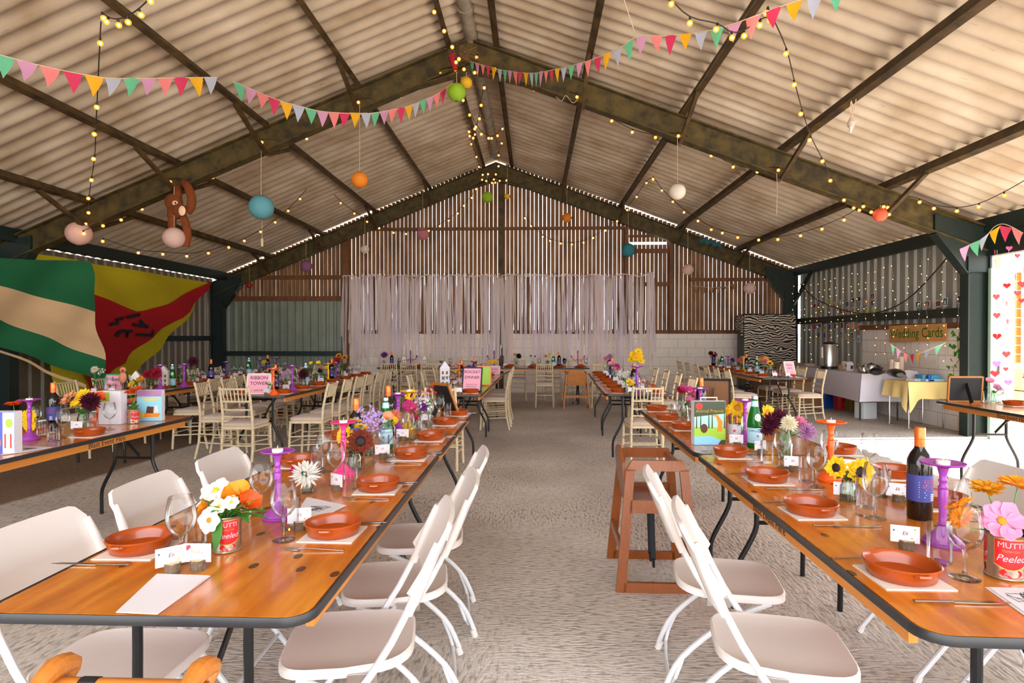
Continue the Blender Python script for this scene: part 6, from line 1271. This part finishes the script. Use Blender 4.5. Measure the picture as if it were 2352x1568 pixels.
# wedding cards board, photos, ivy on the right wall
XW=6.36
c=[AX(2042,748,6.28),AX(2172,742,6.28),AX(2172,783,6.28),AX(2042,786,6.28)]
t=thing('wedding_cards_board','hand-painted wooden board reading Wedding Cards','sign'); M=MB(); vs=c+[v+Vector((.02,0,0)) for v in c]; M.add(vs,[(3,2,1,0),(4,5,6,7),(0,1,5,4),(1,2,6,5),(2,3,7,6),(3,0,4,7)]); bd=M.build('board','board_paint',t)
ya,yb=c[0].y,c[1].y; zc=(c[0].z+c[3].z)/2; L_=ya-yb
sz=.20
for m,off,ex in (('letter_yellow',.005,.001),('letter_green',-.003,.0012)):
    q=textmb('Wedding Cards',sz,ex); xs=[v.x for v in q.v]; k=(L_*.93)/(max(xs)-min(xs)); cxm=(max(xs)+min(xs))/2
    def tf(v): f=((v.x-cxm)*k)/L_+.5; return Vector((c[0].x-.004-(v.z>0)*.001+(.002 if off>0 else 0),ya-(ya-yb)*f-off,(c[0].z*(1-f)+c[1].z*f+c[3].z*(1-f)+c[2].z*f)/2+v.y*1.15-.0+off))
    q.v=[tf(v) for v in q.v]; q.build('lettering',m,t)
o=MB(); 
R3=random.Random(5)
pals=['cv_sky','f_red','cv_brown','b_coral','label_blue','cv_dark','f_peach','cv_green','ink','cv_orange']
def photo(px,py,X,label):
    p=AX(px,py,X); t=thing('pinned_photo',label,'photo',p,0,'small photos pinned along the grey wall'); w,h=(.10,.13) if R3.random()<.6 else (.13,.10); rx=R3.uniform(-.1,.1)
    M=Matrix.Rotation(rx,4,'X'); MB().box(0,0,0,.002,w,h,M=M).build('print','white_paper',t)
    mb=MB(); mb.box(-.0015,0,0,.001,w*.86,h*.84,M=M); mb.build('picture',pals[R3.randrange(10)],t); mb=MB(); mb.add([(-.0025,w*.3*math.cos(a)*.6+R3.uniform(-.002,.002),h*.3*math.sin(a)-.01) for a in [k*PI/5 for k in range(10)]],[tuple(range(10))],M); mb.build('figure_shape',pals[R3.randrange(10)],t); return t
for i,(px,py) in enumerate(((2109,699),(2130,698),(2155,697),(2171,693),(2204,687))): photo(px,py,6.34,['bluish photo, first of five in the bright row','photo with a dark blur, second of five in the bright row','slanting photo, third of five in the bright row','wide photo, fourth of five in the bright row','photo nearest the door post in the bright row'][i])
grid=[(1871,702),(1881,700),(1893,705),(1905,691),(1916,700),(1931,694),(1946,698),(1959,690),(1973,686),(1990,693),(2004,680),(2004,695),(1884,716),(1896,719),(1931,715),(1946,713),(1959,711),(1971,711),(1990,712),(2005,713),(1872,750),(1883,747),(1895,752),(1906,750),(1918,748),(1934,747),(1948,750),(1958,747),(1972,750),(1881,768),(1894,770),(1906,772),(1932,769),(1945,772),(1957,770),(1972,778)]
for i,(px,py) in enumerate(grid):
    row='above the dark rail' if py<730 else 'below the dark rail'
    o=photo(px,py,6.33,''); auto(o,'pinned snapshot',row+' on grey wall',None,key=px+py*.001)
# ivy
t=thing('ivy_trail','trailing ivy strand hanging beside the green post','ivy'); mb=MB(); pts=[AX(2208,745,6.25),AX(2200,790,6.25),AX(2205,820,6.25),AX(2190,850,6.24),AX(2198,900,6.22),AX(2205,915,6.2)]
MB().tube(pts,.004,5,smooth_steps=5).build('stem','card_brown',t)
for i in range(46):
    k=R3.uniform(0,len(pts)-1.01); a=pts[int(k)].lerp(pts[int(k)+1],k-int(k))+Vector((-.03,R3.uniform(-.13,.13),R3.uniform(-.05,.05))); s=R3.uniform(.025,.05); M=RM(R3.uniform(-1,1),R3.uniform(.8,2.2),R3.uniform(0,6),a)
    mb.add([(0,0,0),(-s,.2*s,0),(-.6*s,.9*s,.004),(0,1.5*s,0),(.6*s,.9*s,.004),(s,.2*s,0)],[(0,1,2,3),(0,3,4,5)],M)
mb.build('leaves','leaf',t)
# fairy light curtain over the grey wall
t=thing('fairy_light_curtain','curtain of tiny warm fairy lights over the grey right wall','string lights'); mb=MB(); pts=[]
for s in range(20):
    y=14.7-s*.29+R3.uniform(-.06,.06); z1=zroof(6.3)-.35; z0=R3.uniform(.95,1.9) if s%3 else R3.uniform(.3,1.0)
    if y<11.9: z0=max(z0,1.0)
    x0=6.30; path=[]; n=int((z1-z0)/.17)
    for i in range(n+1):
        p=Vector((x0-R3.uniform(0,.04),y+.04*math.sin(i*.6+s)+R3.uniform(-.02,.02),z1-i*.17-R3.uniform(0,.12))); path.append(p)
        if i: pts.append(p+Vector((-.012,R3.uniform(-.02,.02),0)))
    mb.tube(path,.0022,4)
mb.build('wires','steel',t)
pts.sort(key=lambda p:p.y)
big=pts[::max(1,len(pts)//100)][:100]; rest=[p for p in pts if p not in big]
bm_=MB().ball((0,0,0),.0065,6).build('fairy_bulb','fairy',smooth=True)
for i,p in enumerate(big):
    o=bm_ if i==0 else bm_.copy()
    if i: COL.objects.link(o)
    o.parent=t; o.location=p
mb=MB()
for p in rest: mb.ball(p,.0065,6)
o=mb.build('fairy_bulb','fairy',t,smooth=True); o['kind']='stuff'
# zebra cloth over a stack
def zebra():
    m=mat('zebra','#cbb9a6',.9); nt=m.node_tree; b=nt.nodes['Principled BSDF']; N=nt.nodes.new; L=nt.links.new; tc=N('ShaderNodeTexCoord'); mp=N('ShaderNodeMapping'); mp.inputs['Scale'].default_value=(1,1,1); L(tc.outputs['Object'],mp.inputs[0])
    wv=N('ShaderNodeTexWave'); wv.bands_direction='Z'; wv.inputs['Scale'].default_value=5.5; wv.inputs['Distortion'].default_value=12; wv.inputs['Detail'].default_value=1.5; wv.inputs['Detail Scale'].default_value=.9; L(mp.outputs[0],wv.inputs[0]); g=N('ShaderNodeMath'); g.operation='GREATER_THAN'; g.inputs[1].default_value=.5; L(wv.outputs['Fac'],g.inputs[0])
    mx=N('ShaderNodeMix'); mx.data_type='RGBA'; L(g.outputs[0],mx.inputs['Factor']); mx.inputs['A'].default_value=lin('#17130f'); mx.inputs['B'].default_value=lin('#cdbca8'); L(mx.outputs['Result'],b.inputs['Base Color'])
zebra()
p=AY(1757,772,14.35); t=thing('zebra_draped_stack','tall stack draped in black and cream zebra cloth in back corner','drape',(p.x,14.35,0))
mb=MB(); zt=AY(1757,722,14.35).z; wd=1.16
def zf(u,v):
    x=(u-.5)*wd*(1+.03*v); f=.055*abs(math.sin(u*PI*3.0+.3))**.7; return (x,-.28-f*(.3+.7*v)-.03*v,zt-.02-(zt-.12)*v+.03*math.sin(u*9)*(v>.95))
mb.grid(zf,60,24); mb.grid(lambda u,v:(wd/2+.03*math.sin(v*8),-.28+.6*u,zt-.02-(zt-.1)*v),6,20); mb.grid(lambda u,v:(-wd/2+.02*math.sin(v*8),.3-.6*u*(1),zt-.02-.35*v),6,6); mb.grid(lambda u,v:((u-.5)*wd,-.30+.62*v,zt+.02*math.sin(u*8)*math.sin(v*5)),20,6)
mb.build('zebra_cloth','zebra',t,smooth=True,angle=60); MB().box(-.03,0,(zt-.05)/2,wd-.1,.5,zt-.05).build('stack','green_steel',t)
mb=MB(); mb.grid(lambda u,v:(-wd/2-.03-.03*math.sin(u*6),-.30+.2*u,zt-.12-.4*v),6,6); mb.build('loose_edge','zebra',t)
# hearts, door and yard on the open side
mat('door_green','#9ab8a4',.5); mat('post_cream','#e8c79a',.7); mat('cabin_wood','#c87a2e',.6,noise=.25,nscale=4,stretch=(.3,1,6)); mat('straw','#d8b878',.95,noise=.35,nscale=50,bump=.5); mat('heart_red','#d3141f',.6); mat('heart_pink','#ee5a9a',.6); mat('gutter_green','#4b6a45',.6)
t=thing('sliding_door','pale green sliding door leaf edge beside the barn post','door',(6.41,8.55,0)); MB().box(0,0,1.18,.2,.05,2.36).build('panel','door_green',t); MB().box(0,-.03,1.0,.03,.01,.12).build('handle','green_steel',t)
o=MB().box(7.31,9.6,1.35,.22,.12,2.7).build('door_frame_post','post_cream'); tag(o,'tall cream timber post just outside the opening','post')
for i,(X,Y,zs,lab) in enumerate(((6.22,8.3,(2.55,2.42,2.2,1.95,1.7,1.42,1.05,.92),'heart garland nearest the green door'),(6.37,8.3,(2.6,2.36,2.1,1.86,1.62,1.38,1.18,.98,.8),'heart garland on the cream post, most hearts'),(6.47,8.3,(2.62,2.5,2.22,2.0),'short heart garland beyond the cream post'),(6.56,8.3,(2.58,2.45,2.3,2.12,1.9),'heart garland at the right picture edge'))):
    t=thing('heart_garland',lab,'garland',(X,Y,2.58),0,'paper heart garlands in the doorway'); MB().tube([(0,0,0),(.01,0,-2.58+zs[-1])],.0015,4).build('thread','white_paper',t)
    for k,z in enumerate(zs):
        s=R3.uniform(.028,.05)*1.1; hp=heart_pts(s); a=R3.uniform(-.9,.9); dx=R3.uniform(-.03,.03); n=len(hp)
        vs=[(dx+x*math.cos(a),x*math.sin(a)-d,z-2.58+zz) for d in (0,.0015) for x,zz in hp]; mb=MB(); mb.add(vs,[tuple(range(n)),tuple(range(n,2*n))[::-1]]+[(q,(q+1)%n,n+(q+1)%n,n+q) for q in range(n)]); mb.build('heart','heart_red' if R3.random()<.6 else 'heart_pink',t)
t=thing('timber_cabin','orange timber field shelter outside the opening','building',(13.15,12.9,0)); 
mb=MB(); 
for i in range(10): mb.box(0,0,.95+i*.19,6.2,.05,.18)
mb.build('boards','cabin_wood',t); 
for z in (1.75,1.15): MB().tube([(-3.1,-.35,z),(3.1,-.35,z)],.06,10).build('rail','post_cream',t,smooth=True)
MB().beam((-3.0,-.2,.0),(-3.0,-.2,3.1),.16,.16).build('post','post_cream',t); MB().beam((-2.6,-.15,1.4),(-.6,-.15,3.1),.16,.1).build('brace','post_cream',t); MB().box(0,0,3.0,6.6,1.2,.12).build('roof','white_plastic',t)
for i,(x,y,z,lab) in enumerate(((9.4,11.6,.0,'straw bale at the bottom, outside the opening'),(9.5,11.65,.42,'straw bale stacked on another outside the opening'))):
    o=MB().box(0,0,.2,1.0,.5,.4).build('straw_bale','straw'); o.location=(x,y,z); tag(o,lab,'straw bale','straw bales outside')
# loose straw on the floor
mb=MB()
for i in range(520):
    x,y=R3.uniform(-1.5,6),R3.uniform(1.2,12); a=R3.uniform(0,PI); l=R3.uniform(.015,.07); mb.beam((x,y,.002),(x+l*math.cos(a),y+l*math.sin(a),.004+R3.uniform(0,.006)),.0022,.0015)
o=tag(mb.build('straw_wisps','straw'),'loose straw wisps scattered over the concrete floor','straw'); o['kind']='stuff'
# ================================================================ daylight
w=bpy.data.worlds.new('sky'); SC.world=w; w.use_nodes=True; nt=w.node_tree; bg=nt.nodes['Background']
bg.inputs['Color'].default_value=(.90,.94,1,1); bg.inputs['Strength'].default_value=3.2
s=bpy.data.lights.new('sun','SUN'); s.energy=14; s.angle=.01; s.color=(1,.93,.84); so=bpy.data.objects.new('sun',s); COL.objects.link(so)
d=Vector((-1,-.08,-1.05)).normalized(); so.rotation_euler=d.to_track_quat('-Z','Y').to_euler()
SC.view_settings.view_transform='Standard'; SC.view_settings.look='None'; SC.view_settings.gamma=1; SC.view_settings.use_curve_mapping=False
SC.view_settings.exposure=.98
SC.cycles.max_bounces=9; SC.cycles.diffuse_bounces=5; SC.cycles.transparent_max_bounces=24; SC.cycles.caustics_reflective=False; SC.cycles.caustics_refractive=False; SC.cycles.use_denoising=True; SC.cycles.sample_clamp_indirect=6

SC.cycles.use_adaptive_sampling=True; SC.cycles.adaptive_threshold=.025
for n_ in ('bulb_core','bulb_glass','fairy'): MATS[n_].cycles.emission_sampling='NONE'
finish_labels()
